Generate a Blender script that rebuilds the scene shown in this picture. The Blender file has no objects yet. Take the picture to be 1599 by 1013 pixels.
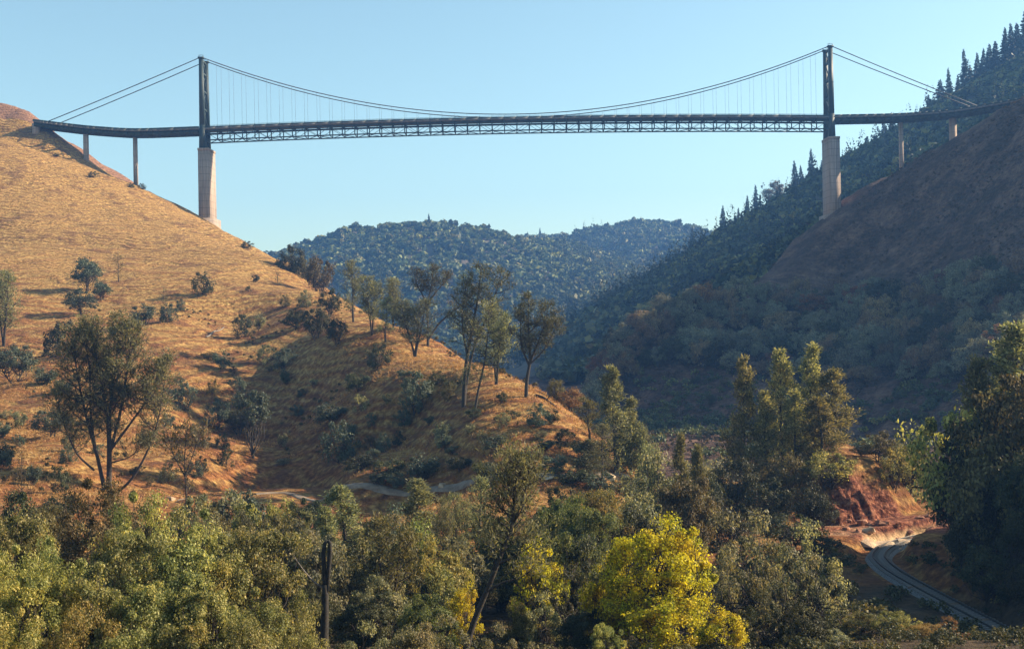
import bpy, math, random
import numpy as np
from mathutils import Matrix, Vector, Euler

# ------------------------------------------------------------------ camera, sky, sun, exposure
scene = bpy.context.scene
FPX = 1890.0                      # focal length in pixels of the 1599 px wide photograph
ROLL = math.radians(1.05)         # the photograph hangs a degree off level
cam_data = bpy.data.cameras.new('camera')
cam_data.sensor_width = 36.0
cam_data.lens = 36.0 * FPX / 1599.0
cam_data.clip_start = 0.5
cam_data.clip_end = 12000
cam = bpy.data.objects.new('camera', cam_data)
scene.collection.objects.link(cam)
cam.matrix_world = Matrix.Rotation(math.radians(90), 4, 'X') @ Matrix.Rotation(-ROLL, 4, 'Z')
scene.camera = cam

SUN_AZ = math.radians(78)         # clockwise from the view direction (+Y) towards +X
SUN_EL = math.radians(28)
world = bpy.data.worlds.new('World')
scene.world = world
world.use_nodes = True
wn = world.node_tree
wn.nodes.clear()
w_out = wn.nodes.new('ShaderNodeOutputWorld')
w_bg = wn.nodes.new('ShaderNodeBackground')
w_sky = wn.nodes.new('ShaderNodeTexSky')
w_sky.sky_type = 'NISHITA'
w_sky.sun_disc = False
w_sky.sun_elevation = SUN_EL
w_sky.sun_rotation = SUN_AZ
w_sky.altitude = 300
w_sky.air_density = 1.0
w_sky.dust_density = 1.2
w_sky.ozone_density = 0.35
w_bg.inputs['Strength'].default_value = 0.09
w_tint = wn.nodes.new('ShaderNodeMix')
w_tint.data_type = 'RGBA'; w_tint.blend_type = 'MULTIPLY'
w_tint.inputs[0].default_value = 1.0
w_tint.inputs[7].default_value = (0.93, 1.05, 0.91, 1)      # the print's cyan cast
wn.links.new(w_sky.outputs[0], w_tint.inputs[6])
wn.links.new(w_tint.outputs[2], w_bg.inputs[0])
wn.links.new(w_bg.outputs[0], w_out.inputs[0])

sun_data = bpy.data.lights.new('sun', 'SUN')
sun_data.energy = 5.0
sun_data.angle = math.radians(0.53)
sun_data.color = (1.0, 0.83, 0.60)
sun = bpy.data.objects.new('sun', sun_data)
scene.collection.objects.link(sun)
sun_dir = Vector((math.cos(SUN_EL) * math.sin(SUN_AZ), math.cos(SUN_EL) * math.cos(SUN_AZ), math.sin(SUN_EL)))
sun.rotation_euler = sun_dir.to_track_quat('Z', 'Y').to_euler()

scene.view_settings.view_transform = 'Standard'
scene.view_settings.look = 'None'
scene.view_settings.gamma = 1.0
scene.view_settings.exposure = 1.3
scene.view_settings.use_curve_mapping = False
scene.render.engine = 'CYCLES'
scene.cycles.use_denoising = True
scene.cycles.max_bounces = 5
scene.cycles.diffuse_bounces = 2
scene.cycles.glossy_bounces = 2
scene.cycles.transmission_bounces = 3
scene.cycles.volume_bounces = 0
scene.cycles.caustics_reflective = False
scene.cycles.caustics_refractive = False
scene.cycles.use_adaptive_sampling = True
scene.cycles.adaptive_threshold = 0.015

# ------------------------------------------------------------------ measuring helpers
CR, SR = math.cos(ROLL), math.sin(ROLL)
def at(u, v, d):
    """world point seen at photograph pixel (u, v), d metres in front of the camera"""
    a, b = u - 799.5, 506.5 - v
    return ((a * CR + b * SR) * d / FPX, d, (-a * SR + b * CR) * d / FPX)

def hash01(ix, iy, seed):
    n = (ix.astype(np.int64) * 374761393 + iy.astype(np.int64) * 668265263 + seed * 974634777) & 0xffffffff
    n = ((n ^ (n >> 13)) * 1274126177) & 0xffffffff
    n = (n ^ (n >> 16)) & 0xffffffff
    return n / 4294967295.0
def vnoise(x, y, seed=0):
    ix, iy = np.floor(x), np.floor(y)
    fx, fy = x - ix, y - iy
    fx, fy = fx * fx * (3 - 2 * fx), fy * fy * (3 - 2 * fy)
    a, b = hash01(ix, iy, seed), hash01(ix + 1, iy, seed)
    c, d = hash01(ix, iy + 1, seed), hash01(ix + 1, iy + 1, seed)
    return (a + (b - a) * fx + (c - a) * fy + (a - b - c + d) * fx * fy) * 2 - 1
def fbm(x, y, scale, octaves=4, seed=0, gain=0.5):
    t, amp, f = 0.0, 1.0, 1.0 / scale
    for o in range(octaves):
        t = t + amp * vnoise(x * f + 17.3 * o, y * f - 9.1 * o, seed + o)
        amp *= gain; f *= 2.03
    return t
def sstep(a, b, x):
    t = np.clip((x - a) / (b - a), 0, 1)
    return t * t * (3 - 2 * t)

class ThinPlate:
    """smooth surface through surveyed spot heights"""
    def __init__(self, pts, reg=0.02):
        p = np.array(pts, float)
        self.c = p[:, :2] / 100.0
        n = len(p)
        K = self.phi(np.linalg.norm(self.c[:, None] - self.c[None], axis=2)) + np.eye(n) * reg
        A = np.zeros((n + 3, n + 3))
        A[:n, :n] = K
        A[:n, n] = 1; A[:n, n + 1:] = self.c
        A[n, :n] = 1; A[n + 1:, :n] = self.c.T
        b = np.zeros(n + 3); b[:n] = p[:, 2]
        self.w = np.linalg.solve(A, b)
    @staticmethod
    def phi(r):
        return np.where(r > 1e-9, r * r * np.log(np.maximum(r, 1e-9)), 0.0)
    def __call__(self, x, y):
        X = np.stack([np.ravel(x), np.ravel(y)], 1) / 100.0
        out = np.empty(len(X))
        n = len(self.c)
        for i in range(0, len(X), 20000):
            q = X[i:i + 20000]
            r = np.linalg.norm(q[:, None] - self.c[None], axis=2)
            out[i:i + 20000] = self.phi(r) @ self.w[:n] + self.w[n] + q @ self.w[n + 1:]
        return out.reshape(np.shape(x))

class Ridge:
    """hill that falls off on both sides of a crest polyline"""
    def __init__(self, pts, slope, rnd):
        self.p = [tuple(map(float, q)) for q in pts]
        self.s, self.r = slope, rnd
    def __call__(self, x, y):
        best = np.full(np.shape(x), -1e6)
        for a, b in zip(self.p[:-1], self.p[1:]):
            dx, dy = b[0] - a[0], b[1] - a[1]
            t = np.clip(((x - a[0]) * dx + (y - a[1]) * dy) / (dx * dx + dy * dy), 0, 1)
            d = np.hypot(x - a[0] - t * dx, y - a[1] - t * dy)
            z = a[2] + t * (b[2] - a[2]) - self.s * (np.sqrt(d * d + self.r ** 2) - self.r)
            best = np.maximum(best, z)
        return best

# ------------------------------------------------------------------ lie of the land
_lr = [(0, 213, 640), (70, 236, 640), (140, 264, 642), (230, 301, 645), (330, 351, 640), (385, 383, 560), (440, 413, 480),
       (500, 453, 400), (560, 491, 340), (620, 516, 300), (700, 553, 255), (800, 593, 222), (870, 623, 205), (925, 656, 195)]
_lf = [(0, 300, 545), (0, 400, 445), (0, 500, 355), (0, 600, 280), (0, 700, 215), (0, 790, 165),
       (200, 345, 545), (200, 400, 470), (200, 500, 360), (200, 600, 275), (200, 700, 205), (200, 775, 165),
       (400, 450, 410), (400, 550, 305), (400, 650, 232), (400, 740, 185),
       (600, 560, 272), (600, 650, 215), (600, 735, 180), (800, 650, 202), (800, 725, 178), (925, 712, 184), (965, 742, 182),
       (-200, 250, 640), (-200, 400, 480), (-200, 600, 300), (-200, 760, 170)]
_L = [at(*q) for q in _lr + _lf]
for q in _lr[4:]:
    x, y, z = at(*q)
    _L += [(x + 28, y + 26, z - 24), (x + 75, y + 75, z - 62)]
    if q[0] < 850: _L += [(x + 6, y + 6, z - 0.7)]
for q in _lr[3:9]:
    x, y, z = at(*q)
    _L += [(x + 55, y + 8, z - 42), (x + 120, y + 20, z - 85)]
for q in _lr[:4]:
    x, y, z = at(*q)
    _L += [(x + 5, y + 45, z - 12), (x + 10, y + 140, z - 70)]
_L += [(24, 196, -31), (30, 184, -34), (26, 215, -36), (60, 190, -44), (70, 240, -52), (150, 170, -60), (150, 300, -70), (-60, 120, -25), (0, 120, -28), (-100, 100, -24),
       (60, 110, -34), (0, 60, -28), (-60, 60, -25), (40, 150, -33)]
hill_L = ThinPlate(_L)
_c = [(-260, 60, 720), (-120, 104, 690), (0, 160, 668), (35, 176, 660), (66, 198, 653), (110, 224, 660), (160, 257, 664), (225, 300, 666), (260, 335, 668)]
hill_C = Ridge([at(*q) for q in _c], 0.8, 3)

_rr = [(1850, 5, 470), (1700, 92, 520), (1599, 160, 560), (1560, 178, 580), (1500, 213, 615), (1400, 270, 640), (1300, 334, 645), (1240, 380, 620),
       (1180, 432, 575), (1110, 460, 540), (1060, 480, 525), (1010, 500, 515), (970, 530, 505), (938, 562, 500), (920, 605, 495)]
_rf = [(1599, 300, 480), (1599, 400, 420), (1599, 500, 365), (1599, 580, 325), (1450, 350, 545), (1450, 450, 465), (1450, 550, 395), (1450, 640, 342),
       (1300, 420, 575), (1300, 500, 495), (1300, 600, 405), (1300, 680, 352), (1150, 520, 505), (1150, 600, 432), (1150, 690, 365),
       (1040, 560, 490), (1040, 640, 430), (1040, 715, 380), (960, 620, 475), (960, 690, 425), (1800, 300, 420), (1800, 480, 330)]
_R = [at(*q) for q in _rr + _rf]
for k, q in enumerate(_rr[2:]):
    x, y, z = at(*q)
    if k < 8: _R += [(x + 4, y + 18, z + 4.6), (x + 4, y + 54, z - 14), (x - 8, y + 115, z - 66)]
    else: _R += [(x - 6, y + 34, z - 20), (x - 10, y + 100, z - 66)]
_R += [(14, 500, -46), (0, 450, -56), (20, 400, -52), (40, 350, -52), (100, 290, -46), (170, 270, -40), (0, 560, -60), (60, 260, -54), (240, 280, -6), (330, 340, 60)]
hill_R = ThinPlate(_R)

_m = [(1000, 440, 1420), (1079, 396, 1400), (1126, 370, 1370), (1166, 348, 1330), (1218, 308, 1280), (1284, 285, 1220), (1352, 246, 1150), (1392, 219, 1110),
      (1451, 178, 1050), (1496, 154, 1010), (1541, 112, 970), (1568, 90, 950), (1600, 76, 930), (1700, 20, 880), (1900, -60, 800)]
hill_M = Ridge([at(*q) for q in _m], 0.58, 12)
hill_M2 = Ridge([at(1166, 350, 1330), at(1110, 420, 1220), at(1050, 480, 1120), at(985, 545, 1020)], 0.6, 10)
_f1 = [(250, 440, 1900), (440, 404, 1800), (510, 386, 1750), (560, 373, 1720), (610, 362, 1700), (670, 356, 1690), (730, 359, 1700), (765, 369, 1720), (805, 381, 1760), (840, 384, 1850)]
_f2 = [(800, 382, 2250), (850, 370, 2250), (885, 375, 2230), (915, 369, 2220), (950, 356, 2200), (990, 349, 2200), (1030, 353, 2200), (1060, 363, 2220), (1090, 378, 2240), (1180, 392, 2300), (1400, 380, 2400)]
hill_F1 = Ridge([at(*q) for q in _f1], 0.40, 40)
hill_F1b = Ridge([at(670, 356, 1690), at(700, 420, 1500), at(720, 500, 1330)], 0.42, 20)
hill_F1c = Ridge([at(560, 373, 1720), at(540, 430, 1520), at(520, 520, 1300)], 0.42, 20)
hill_F2 = Ridge([at(*q) for q in _f2], 0.42, 40)
hill_F2b = Ridge([at(990, 349, 2200), at(960, 420, 1950), at(945, 490, 1750)], 0.45, 20)
hill_F2c = Ridge([at(1060, 363, 2220), at(1050, 440, 1900), at(1040, 500, 1700)], 0.45, 20)

def track_x(y):
    return np.interp(y, [40, 60, 103, 115, 128, 142, 149.5, 155, 160, 164, 168, 171],
                        [52, 49, 46.2, 45.6, 44.6, 43.8, 44.6, 46.8, 50.5, 55.5, 63, 72])
def land(x, y, fine=True):
    x = np.asarray(x, float); y = np.asarray(y, float)
    V = -1.8 - 15.0 * sstep(4, 40, y) - 11.5 * sstep(40, 125, y) + 2.0 * sstep(-5, -40, x) * sstep(20, 50, y) * (1 - sstep(95, 150, y))
    V = V - 15.5 * sstep(205, 300, y)
    V = V + 0.6 * fbm(x, y, 14, 3, 5) * sstep(4, 30, y)
    L = hill_L(x, y) + sstep(120, 190, y) * (1.1 * fbm(x, y, 34, 4, 11) + 0.35 * fbm(x, y, 7, 3, 12))
    for (ax, ay), (bx, by), dep, wid in (((-82, 370), (-58, 280), 8, 17), ((-58, 280), (-40, 215), 11.0, 18), ((-40, 215), (-33, 165), 7.5, 15), ((-19, 225), (-14, 180), 5.5, 8), ((-88, 300), (-62, 190), 2.6, 8)):
        t = np.clip(((x - ax) * (bx - ax) + (y - ay) * (by - ay)) / ((bx - ax) ** 2 + (by - ay) ** 2), 0, 1)
        dd = np.hypot(x - ax - t * (bx - ax), y - ay - t * (by - ay)) + 2.5 * fbm(x, y, 18, 2, 15)
        L = L - dep * np.exp(-(dd / wid) ** 2)
    C = hill_C(x, y) + 1.6 * fbm(x, y, 26, 4, 21)
    R = hill_R(x, y) - 1.2 + 1.8 * fbm(x, y, 38, 4, 31) - 2.2 * np.abs(fbm(x * 0.8 - y * 0.5, (y + x) * 0.3, 16, 3, 33)) + 0.5 * fbm(x, y, 8, 2, 32)
    N = -30 + 1.5 * np.maximum(0, x - 49.5 - 0.02 * (y - 140) ** 2 * (y > 140)) - 1.5 * np.maximum(0, y - 154) + 0.7 * fbm(x, y, 9, 3, 41)
    N = np.minimum(N, -9 + 2 * fbm(x, y, 20, 2, 42))
    q = np.hypot((x - 41) / 23.0, (y - 190) / 29.0) + 0.05 * fbm(x, y, 12, 3, 51)
    K = -34 + (8.0 + 5.5 * sstep(40, 49, x)) * sstep(1.10, 0.60, q) + 0.5 * fbm(x, y, 6, 3, 52)
    hollow = np.exp(-(((x - 49.0) / 2.6) ** 2 + ((y - 163.5) / 1.8) ** 2))
    K = K - 2.0 * hollow
    bankm = np.exp(-(((x - 51) / 9.0) ** 2 + ((y - 165) / 6.5) ** 2))
    K = K + bankm * (2.4 * np.abs(fbm(x * 0.7 + y * 0.5, y * 0.45 - x * 0.2, 2.2, 3, 53)) - 1.3 * np.abs(fbm(x, y, 1.1, 2, 54)))
    near = np.maximum.reduce([V, L, C, R, N, K])
    # railway bench
    tx = track_x(np.clip(y, 40, 171))
    wgt = (1 - sstep(2.3, 4.6, np.abs(x - tx))) * (y > 38) * (1 - sstep(168, 172, y))
    near = near * (1 - wgt) + wgt * -30.05
    far = np.maximum.reduce([np.full(x.shape, -46.0), hill_M(x, y) - 16.5 + 3.5 * fbm(x, y, 120, 4, 61), hill_M2(x, y) - 14 + 5 * fbm(x, y, 70, 4, 64),
                             hill_F1(x, y) + 9 * fbm(x, y, 160, 3, 62), hill_F1b(x, y) + 10 * fbm(x, y, 90, 3, 62), hill_F1c(x, y) + 10 * fbm(x, y, 90, 3, 66),
                             hill_F2(x, y) + 9 * fbm(x, y, 160, 3, 63), hill_F2b(x, y) + 10 * fbm(x, y, 90, 3, 67), hill_F2c(x, y) + 10 * fbm(x, y, 90, 3, 68)])
    return np.where(y < 560, near, np.maximum(near, far))

def ground(x, y):
    return float(land(np.array([x]), np.array([y]))[0])
def hit(u, v, dmin=50, dmax=1400, step=0.6):
    """where the line of sight through a pixel first meets the land between two distances"""
    for k in range(30):
        d = np.arange(dmin, dmax, step if dmax < 800 else 2.0)
        a = np.array(at(u, v + 2 * k, 1.0))
        zz = land(a[0] * d, d)
        below = np.nonzero(a[2] * d < zz)[0]
        if len(below) and below[0] > 0:
            i = below[0]
            return (a[0] * d[i], d[i], float(zz[i]))
    x, y, z = at(u, v, dmax)
    return (x, y, ground(x, y))

# ------------------------------------------------------------------ materials
def new_mat(name):
    m = bpy.data.materials.new(name)
    m.use_nodes = True
    nt = m.node_tree
    nt.nodes.clear()
    return m, nt, nt.nodes.new('ShaderNodeOutputMaterial')
def N_(nt, kind, **kw):
    n = nt.nodes.new('ShaderNode' + kind)
    for k, v in kw.items():
        if k in n.inputs: n.inputs[k].default_value = v
        else: setattr(n, k, v)
    return n
def ramp(nt, fac, stops):
    r = nt.nodes.new('ShaderNodeValToRGB')
    e = r.color_ramp.elements
    while len(e) < len(stops): e.new(0.5)
    for i, (p, c) in enumerate(stops):
        e[i].position = p
        e[i].color = (*c, 1) if len(c) == 3 else c
    nt.links.new(fac, r.inputs[0])
    return r.outputs[0]
def mix(nt, fac, a, b, blend='MIX'):
    m = nt.nodes.new('ShaderNodeMix')
    m.data_type = 'RGBA'; m.blend_type = blend
    for sock, val in ((m.inputs[0], fac), (m.inputs[6], a), (m.inputs[7], b)):
        if hasattr(val, 'links'): nt.links.new(val, sock)
        elif isinstance(val, tuple): sock.default_value = (*val, 1)
        else: sock.default_value = val
    return m.outputs[2]
def math_(nt, op, a, b=None, clamp=False):
    m = nt.nodes.new('ShaderNodeMath'); m.operation = op; m.use_clamp = clamp
    for i, v in enumerate((a, b)):
        if v is None: continue
        if hasattr(v, 'links'): nt.links.new(v, m.inputs[i])
        else: m.inputs[i].default_value = v
    return m.outputs[0]
def noise(nt, vec, scale, detail=4, rough=0.55, dist=0.0):
    n = N_(nt, 'TexNoise', Scale=scale, Detail=detail, Roughness=rough, Distortion=dist)
    nt.links.new(vec, n.inputs['Vector'])
    return n.outputs['Fac']

def leaf_mat(name, cols, trans=0.35, objvar=0.25, huevar=0.05):
    m, nt, out = new_mat(name)
    geo = N_(nt, 'NewGeometry'); oi = N_(nt, 'ObjectInfo')
    n = len(cols)
    col = ramp(nt, geo.outputs['Random Per Island'], [(i / max(1, n - 1), c) for i, c in enumerate(cols)])
    hsv = N_(nt, 'HueSaturation')
    nt.links.new(col, hsv.inputs['Color'])
    nt.links.new(math_(nt, 'MULTIPLY_ADD', oi.outputs['Random'], objvar * 2), hsv.inputs['Value'])
    hsv.inputs['Value'].links[0].from_node.inputs[2].default_value = 1.0 - objvar
    nt.links.new(math_(nt, 'MULTIPLY_ADD', oi.outputs['Random'], huevar), hsv.inputs['Hue'])
    hsv.inputs['Hue'].links[0].from_node.inputs[2].default_value = 0.5 - huevar / 2
    b = N_(nt, 'BsdfPrincipled', Roughness=0.6)
    b.inputs['Specular IOR Level'].default_value = 0.25
    t = N_(nt, 'BsdfTranslucent')
    nt.links.new(hsv.outputs[0], b.inputs['Base Color'])
    tc = mix(nt, 1.0, hsv.outputs[0], (1.25, 1.15, 0.6), 'MULTIPLY')
    nt.links.new(tc, t.inputs['Color'])
    s = N_(nt, 'MixShader', Fac=trans)
    nt.links.new(b.outputs[0], s.inputs[1]); nt.links.new(t.outputs[0], s.inputs[2])
    nt.links.new(s.outputs[0], out.inputs[0])
    return m
def crown_patches(m, cells, stops):
    """tree-to-tree colour differences in a wood that is one mesh"""
    nt = m.node_tree
    geo = N_(nt, 'NewGeometry')
    vo = N_(nt, 'TexVoronoi', Scale=cells)
    nt.links.new(geo.outputs['Position'], vo.inputs['Vector'])
    sp = N_(nt, 'SeparateColor'); nt.links.new(vo.outputs['Color'], sp.inputs[0])
    tint = ramp(nt, sp.outputs[0], stops)
    hsv = next(n for n in nt.nodes if n.type == 'HUE_SAT')
    src = hsv.inputs['Color'].links[0].from_socket
    nt.links.new(mix(nt, 1.0, src, tint, 'MULTIPLY'), hsv.inputs['Color'])
def plain_mat(name, c1, c2, scale=3.0, rough=0.85, bump=0.3, metal=0.0, bscale=None, bdist=0.05):
    m, nt, out = new_mat(name)
    tc = N_(nt, 'TexCoord')
    f = noise(nt, tc.outputs['Object'], scale, 5, 0.6)
    b = N_(nt, 'BsdfPrincipled', Roughness=rough, Metallic=metal)
    nt.links.new(ramp(nt, f, [(0.35, c1), (0.65, c2)]), b.inputs['Base Color'])
    if bump:
        bp = N_(nt, 'Bump', Strength=bump, Distance=bdist)
        nt.links.new(noise(nt, tc.outputs['Object'], bscale or scale * 4, 5, 0.65), bp.inputs['Height'])
        nt.links.new(bp.outputs[0], b.inputs['Normal'])
    nt.links.new(b.outputs[0], out.inputs[0])
    return m

def grass_mat():
    """dry grass over orange soil; cut banks of bare earth; leaf litter under the woods"""
    m, nt, out = new_mat('dry_grassland')
    geo = N_(nt, 'NewGeometry')
    pos = geo.outputs['Position']
    sep = N_(nt, 'SeparateXYZ'); nt.links.new(pos, sep.inputs[0])
    big = noise(nt, pos, 0.022, 5, 0.6)
    mid = noise(nt, pos, 0.11, 6, 0.65)
    fine = noise(nt, pos, 0.9, 6, 0.7)
    # terracettes: little cattle-trodden steps that follow the contours
    warp = math_(nt, 'ADD', sep.outputs['Z'], math_(nt, 'MULTIPLY', math_(nt, 'SUBTRACT', noise(nt, pos, 0.03, 5, 0.55), 0.5), 14.0))
    step = math_(nt, 'SINE', math_(nt, 'MULTIPLY', warp, 3.3))
    step = math_(nt, 'MULTIPLY', math_(nt, 'ADD', step, 1.0), 0.5)
    grass = ramp(nt, fine, [(0.30, (0.10, 0.052, 0.022)), (0.5, (0.31, 0.178, 0.062)), (0.70, (0.60, 0.40, 0.145))])
    soil = ramp(nt, fine, [(0.30, (0.060, 0.028, 0.015)), (0.5, (0.205, 0.082, 0.032)), (0.70, (0.44, 0.205, 0.07))])
    # more bare orange soil low on the slope
    low = math_(nt, 'MULTIPLY_ADD', sep.outputs['Z'], -0.011); low.node.inputs[2].default_value = 0.42
    bare = math_(nt, 'ADD', math_(nt, 'ADD', low, math_(nt, 'MULTIPLY', math_(nt, 'SUBTRACT', big, 0.5), 1.5)),
                 math_(nt, 'MULTIPLY', math_(nt, 'SUBTRACT', mid, 0.5), 1.6), clamp=True)
    bare = math_(nt, 'ADD', bare, math_(nt, 'MULTIPLY', math_(nt, 'SUBTRACT', step, 0.5), 0.75), clamp=True)
    col = mix(nt, bare, grass, soil)
    col = mix(nt, math_(nt, 'MULTIPLY', math_(nt, 'GREATER_THAN', mid, 0.57), 0.5), col, (0.11, 0.050, 0.030))
    # bare brown earth of the road cut behind the bridge
    cutm = math_(nt, 'MULTIPLY', math_(nt, 'GREATER_THAN', sep.outputs['Y'], 649.0), math_(nt, 'LESS_THAN', sep.outputs['X'], -150.0))
    col = mix(nt, cutm, col, ramp(nt, fine, [(0.3, (0.15, 0.075, 0.05)), (0.7, (0.34, 0.19, 0.12))]))
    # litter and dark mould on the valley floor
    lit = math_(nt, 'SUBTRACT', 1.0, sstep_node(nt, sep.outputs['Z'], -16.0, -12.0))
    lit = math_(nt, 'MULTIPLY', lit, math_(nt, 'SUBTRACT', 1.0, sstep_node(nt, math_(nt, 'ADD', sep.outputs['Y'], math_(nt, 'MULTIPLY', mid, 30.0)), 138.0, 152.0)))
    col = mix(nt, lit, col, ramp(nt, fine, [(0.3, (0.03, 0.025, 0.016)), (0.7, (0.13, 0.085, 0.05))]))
    # scrubby ground across the river, its colour darkened to deepen the slope's shade
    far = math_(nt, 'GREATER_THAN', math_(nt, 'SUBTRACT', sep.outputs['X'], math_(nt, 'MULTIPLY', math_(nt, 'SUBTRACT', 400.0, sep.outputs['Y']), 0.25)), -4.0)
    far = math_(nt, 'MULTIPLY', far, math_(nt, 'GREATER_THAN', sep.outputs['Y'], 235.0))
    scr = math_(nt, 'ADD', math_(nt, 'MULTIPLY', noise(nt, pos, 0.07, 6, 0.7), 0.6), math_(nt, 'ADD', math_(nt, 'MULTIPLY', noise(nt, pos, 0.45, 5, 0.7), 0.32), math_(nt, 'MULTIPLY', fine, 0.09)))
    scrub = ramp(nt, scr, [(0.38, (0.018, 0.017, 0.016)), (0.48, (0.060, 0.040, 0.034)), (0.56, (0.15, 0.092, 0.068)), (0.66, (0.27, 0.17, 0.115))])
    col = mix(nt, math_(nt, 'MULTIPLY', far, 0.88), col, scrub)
    # red earth of the bank above the railway
    dx = math_(nt, 'MULTIPLY', math_(nt, 'SUBTRACT', sep.outputs['X'], 52.0), 1 / 14.0)
    dy = math_(nt, 'MULTIPLY', math_(nt, 'SUBTRACT', sep.outputs['Y'], 164.0), 1 / 9.0)
    rr = math_(nt, 'ADD', math_(nt, 'MULTIPLY', dx, dx), math_(nt, 'MULTIPLY', dy, dy))
    bank = math_(nt, 'SUBTRACT', 1.0, sstep_node(nt, math_(nt, 'ADD', rr, math_(nt, 'MULTIPLY', mid, 0.8)), 1.1, 1.5))
    red = ramp(nt, noise(nt, pos, 1.6, 6, 0.7), [(0.36, (0.045, 0.017, 0.013)), (0.5, (0.19, 0.065, 0.04)), (0.64, (0.42, 0.19, 0.11))])
    pale = math_(nt, 'SUBTRACT', 1.0, sstep_node(nt, math_(nt, 'ADD', sep.outputs['Z'], math_(nt, 'MULTIPLY', mid, 4.0)), -27.6, -26.2))
    red = mix(nt, pale, red, (0.62, 0.42, 0.24))
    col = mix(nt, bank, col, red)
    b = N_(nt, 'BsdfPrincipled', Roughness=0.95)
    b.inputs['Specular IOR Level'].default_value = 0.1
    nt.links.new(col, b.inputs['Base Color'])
    h = math_(nt, 'ADD', math_(nt, 'MULTIPLY', step, 0.6), math_(nt, 'ADD', math_(nt, 'MULTIPLY', fine, 1.0), math_(nt, 'MULTIPLY', mid, 2.6)))
    bp = N_(nt, 'Bump', Strength=0.9, Distance=1.0)
    nt.links.new(h, bp.inputs['Height'])
    nt.links.new(bp.outputs[0], b.inputs['Normal'])
    nt.links.new(b.outputs[0], out.inputs[0])
    return m
def sstep_node(nt, val, a, b):
    r = N_(nt, 'MapRange')
    r.interpolation_type = 'SMOOTHSTEP'
    nt.links.new(val, r.inputs['Value'])
    r.inputs['From Min'].default_value = a; r.inputs['From Max'].default_value = b
    return r.outputs[0]

M = {}
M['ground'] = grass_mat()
M['far_ground'] = plain_mat('wooded_ground', (0.05, 0.045, 0.03), (0.13, 0.095, 0.055), 0.03, 0.95, 0.0)
M['bark'] = plain_mat('bark', (0.022, 0.017, 0.014), (0.060, 0.046, 0.037), 6, 0.95, 0.5)
M['dead_wood'] = plain_mat('dead_wood', (0.10, 0.085, 0.075), (0.26, 0.22, 0.19), 6, 0.95, 0.4)
M['char_wood'] = plain_mat('charred_wood', (0.010, 0.009, 0.008), (0.035, 0.028, 0.022), 5, 0.9, 0.5)
M['pine'] = leaf_mat('grey_pine_needles', [(0.062, 0.072, 0.044), (0.166, 0.173, 0.097), (0.343, 0.317, 0.175)], 0.48)
M['pine_dark'] = leaf_mat('dark_pine_needles', [(0.043, 0.050, 0.030), (0.089, 0.088, 0.050), (0.159, 0.131, 0.072)], 0.25)
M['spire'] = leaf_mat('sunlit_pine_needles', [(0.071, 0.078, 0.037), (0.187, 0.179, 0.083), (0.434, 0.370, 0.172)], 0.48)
M['shrub'] = leaf_mat('blue_green_shrub', [(0.046, 0.063, 0.044), (0.086, 0.106, 0.071), (0.144, 0.161, 0.109)], 0.25)
M['oak'] = leaf_mat('dark_oak', [(0.024, 0.032, 0.016), (0.052, 0.058, 0.026), (0.095, 0.088, 0.040)], 0.25)
M['olive'] = leaf_mat('olive_leaves', [(0.073, 0.087, 0.030), (0.202, 0.202, 0.069), (0.564, 0.492, 0.223)], 0.48)
M['lime'] = leaf_mat('yellow_green_leaves', [(0.091, 0.103, 0.033), (0.245, 0.228, 0.071), (0.550, 0.445, 0.181)], 0.48)
M['grey_brush'] = leaf_mat('grey_brush', [(0.069, 0.077, 0.049), (0.168, 0.168, 0.105), (0.432, 0.393, 0.255)], 0.48)
M['green'] = leaf_mat('fresh_green_leaves', [(0.045, 0.062, 0.021), (0.119, 0.144, 0.049), (0.291, 0.308, 0.131)], 0.48)
M['yellow'] = leaf_mat('autumn_yellow_leaves', [(0.10, 0.10, 0.015), (0.38, 0.31, 0.014), (0.56, 0.46, 0.016), (0.80, 0.68, 0.04)], 0.45, 0.08, 0.015)
M['russet'] = leaf_mat('russet_leaves', [(0.104, 0.049, 0.029), (0.221, 0.098, 0.046), (0.338, 0.169, 0.072)], 0.3)
M['brown'] = leaf_mat('bronze_leaves', [(0.052, 0.044, 0.021), (0.109, 0.086, 0.037), (0.196, 0.138, 0.057)], 0.3)
M['far_tree'] = leaf_mat('far_oak_leaves', [(0.039, 0.056, 0.023), (0.081, 0.098, 0.038), (0.150, 0.147, 0.057)], 0.2)
M['blue_oak'] = leaf_mat('blue_oak_leaves', [(0.098, 0.111, 0.078), (0.195, 0.202, 0.137), (0.312, 0.299, 0.208)], 0.3)
M['tan_oak'] = leaf_mat('tan_oak_leaves', [(0.117, 0.094, 0.056), (0.247, 0.181, 0.100), (0.377, 0.263, 0.150)], 0.3)
M['far_conifer'] = leaf_mat('far_fir_needles', [(0.016, 0.026, 0.016), (0.034, 0.046, 0.026), (0.06, 0.07, 0.036)], 0.15)
M['dry_grass'] = leaf_mat('dry_grass_blades', [(0.28, 0.15, 0.06), (0.46, 0.27, 0.10), (0.62, 0.42, 0.18)], 0.3)
M['orange_brush'] = leaf_mat('orange_brush', [(0.15, 0.09, 0.03), (0.30, 0.17, 0.05), (0.42, 0.26, 0.08)], 0.35)
M['litter_brush'] = leaf_mat('undergrowth_leaves', [(0.03, 0.035, 0.016), (0.065, 0.066, 0.028), (0.13, 0.11, 0.05)], 0.25)
M['steel'] = plain_mat('dark_green_steel', (0.010, 0.021, 0.019), (0.017, 0.032, 0.028), 0.4, 0.55, 0.0)
M['cable'] = plain_mat('cable_steel', (0.06, 0.05, 0.055), (0.09, 0.075, 0.08), 0.4, 0.6, 0.0)
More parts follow.
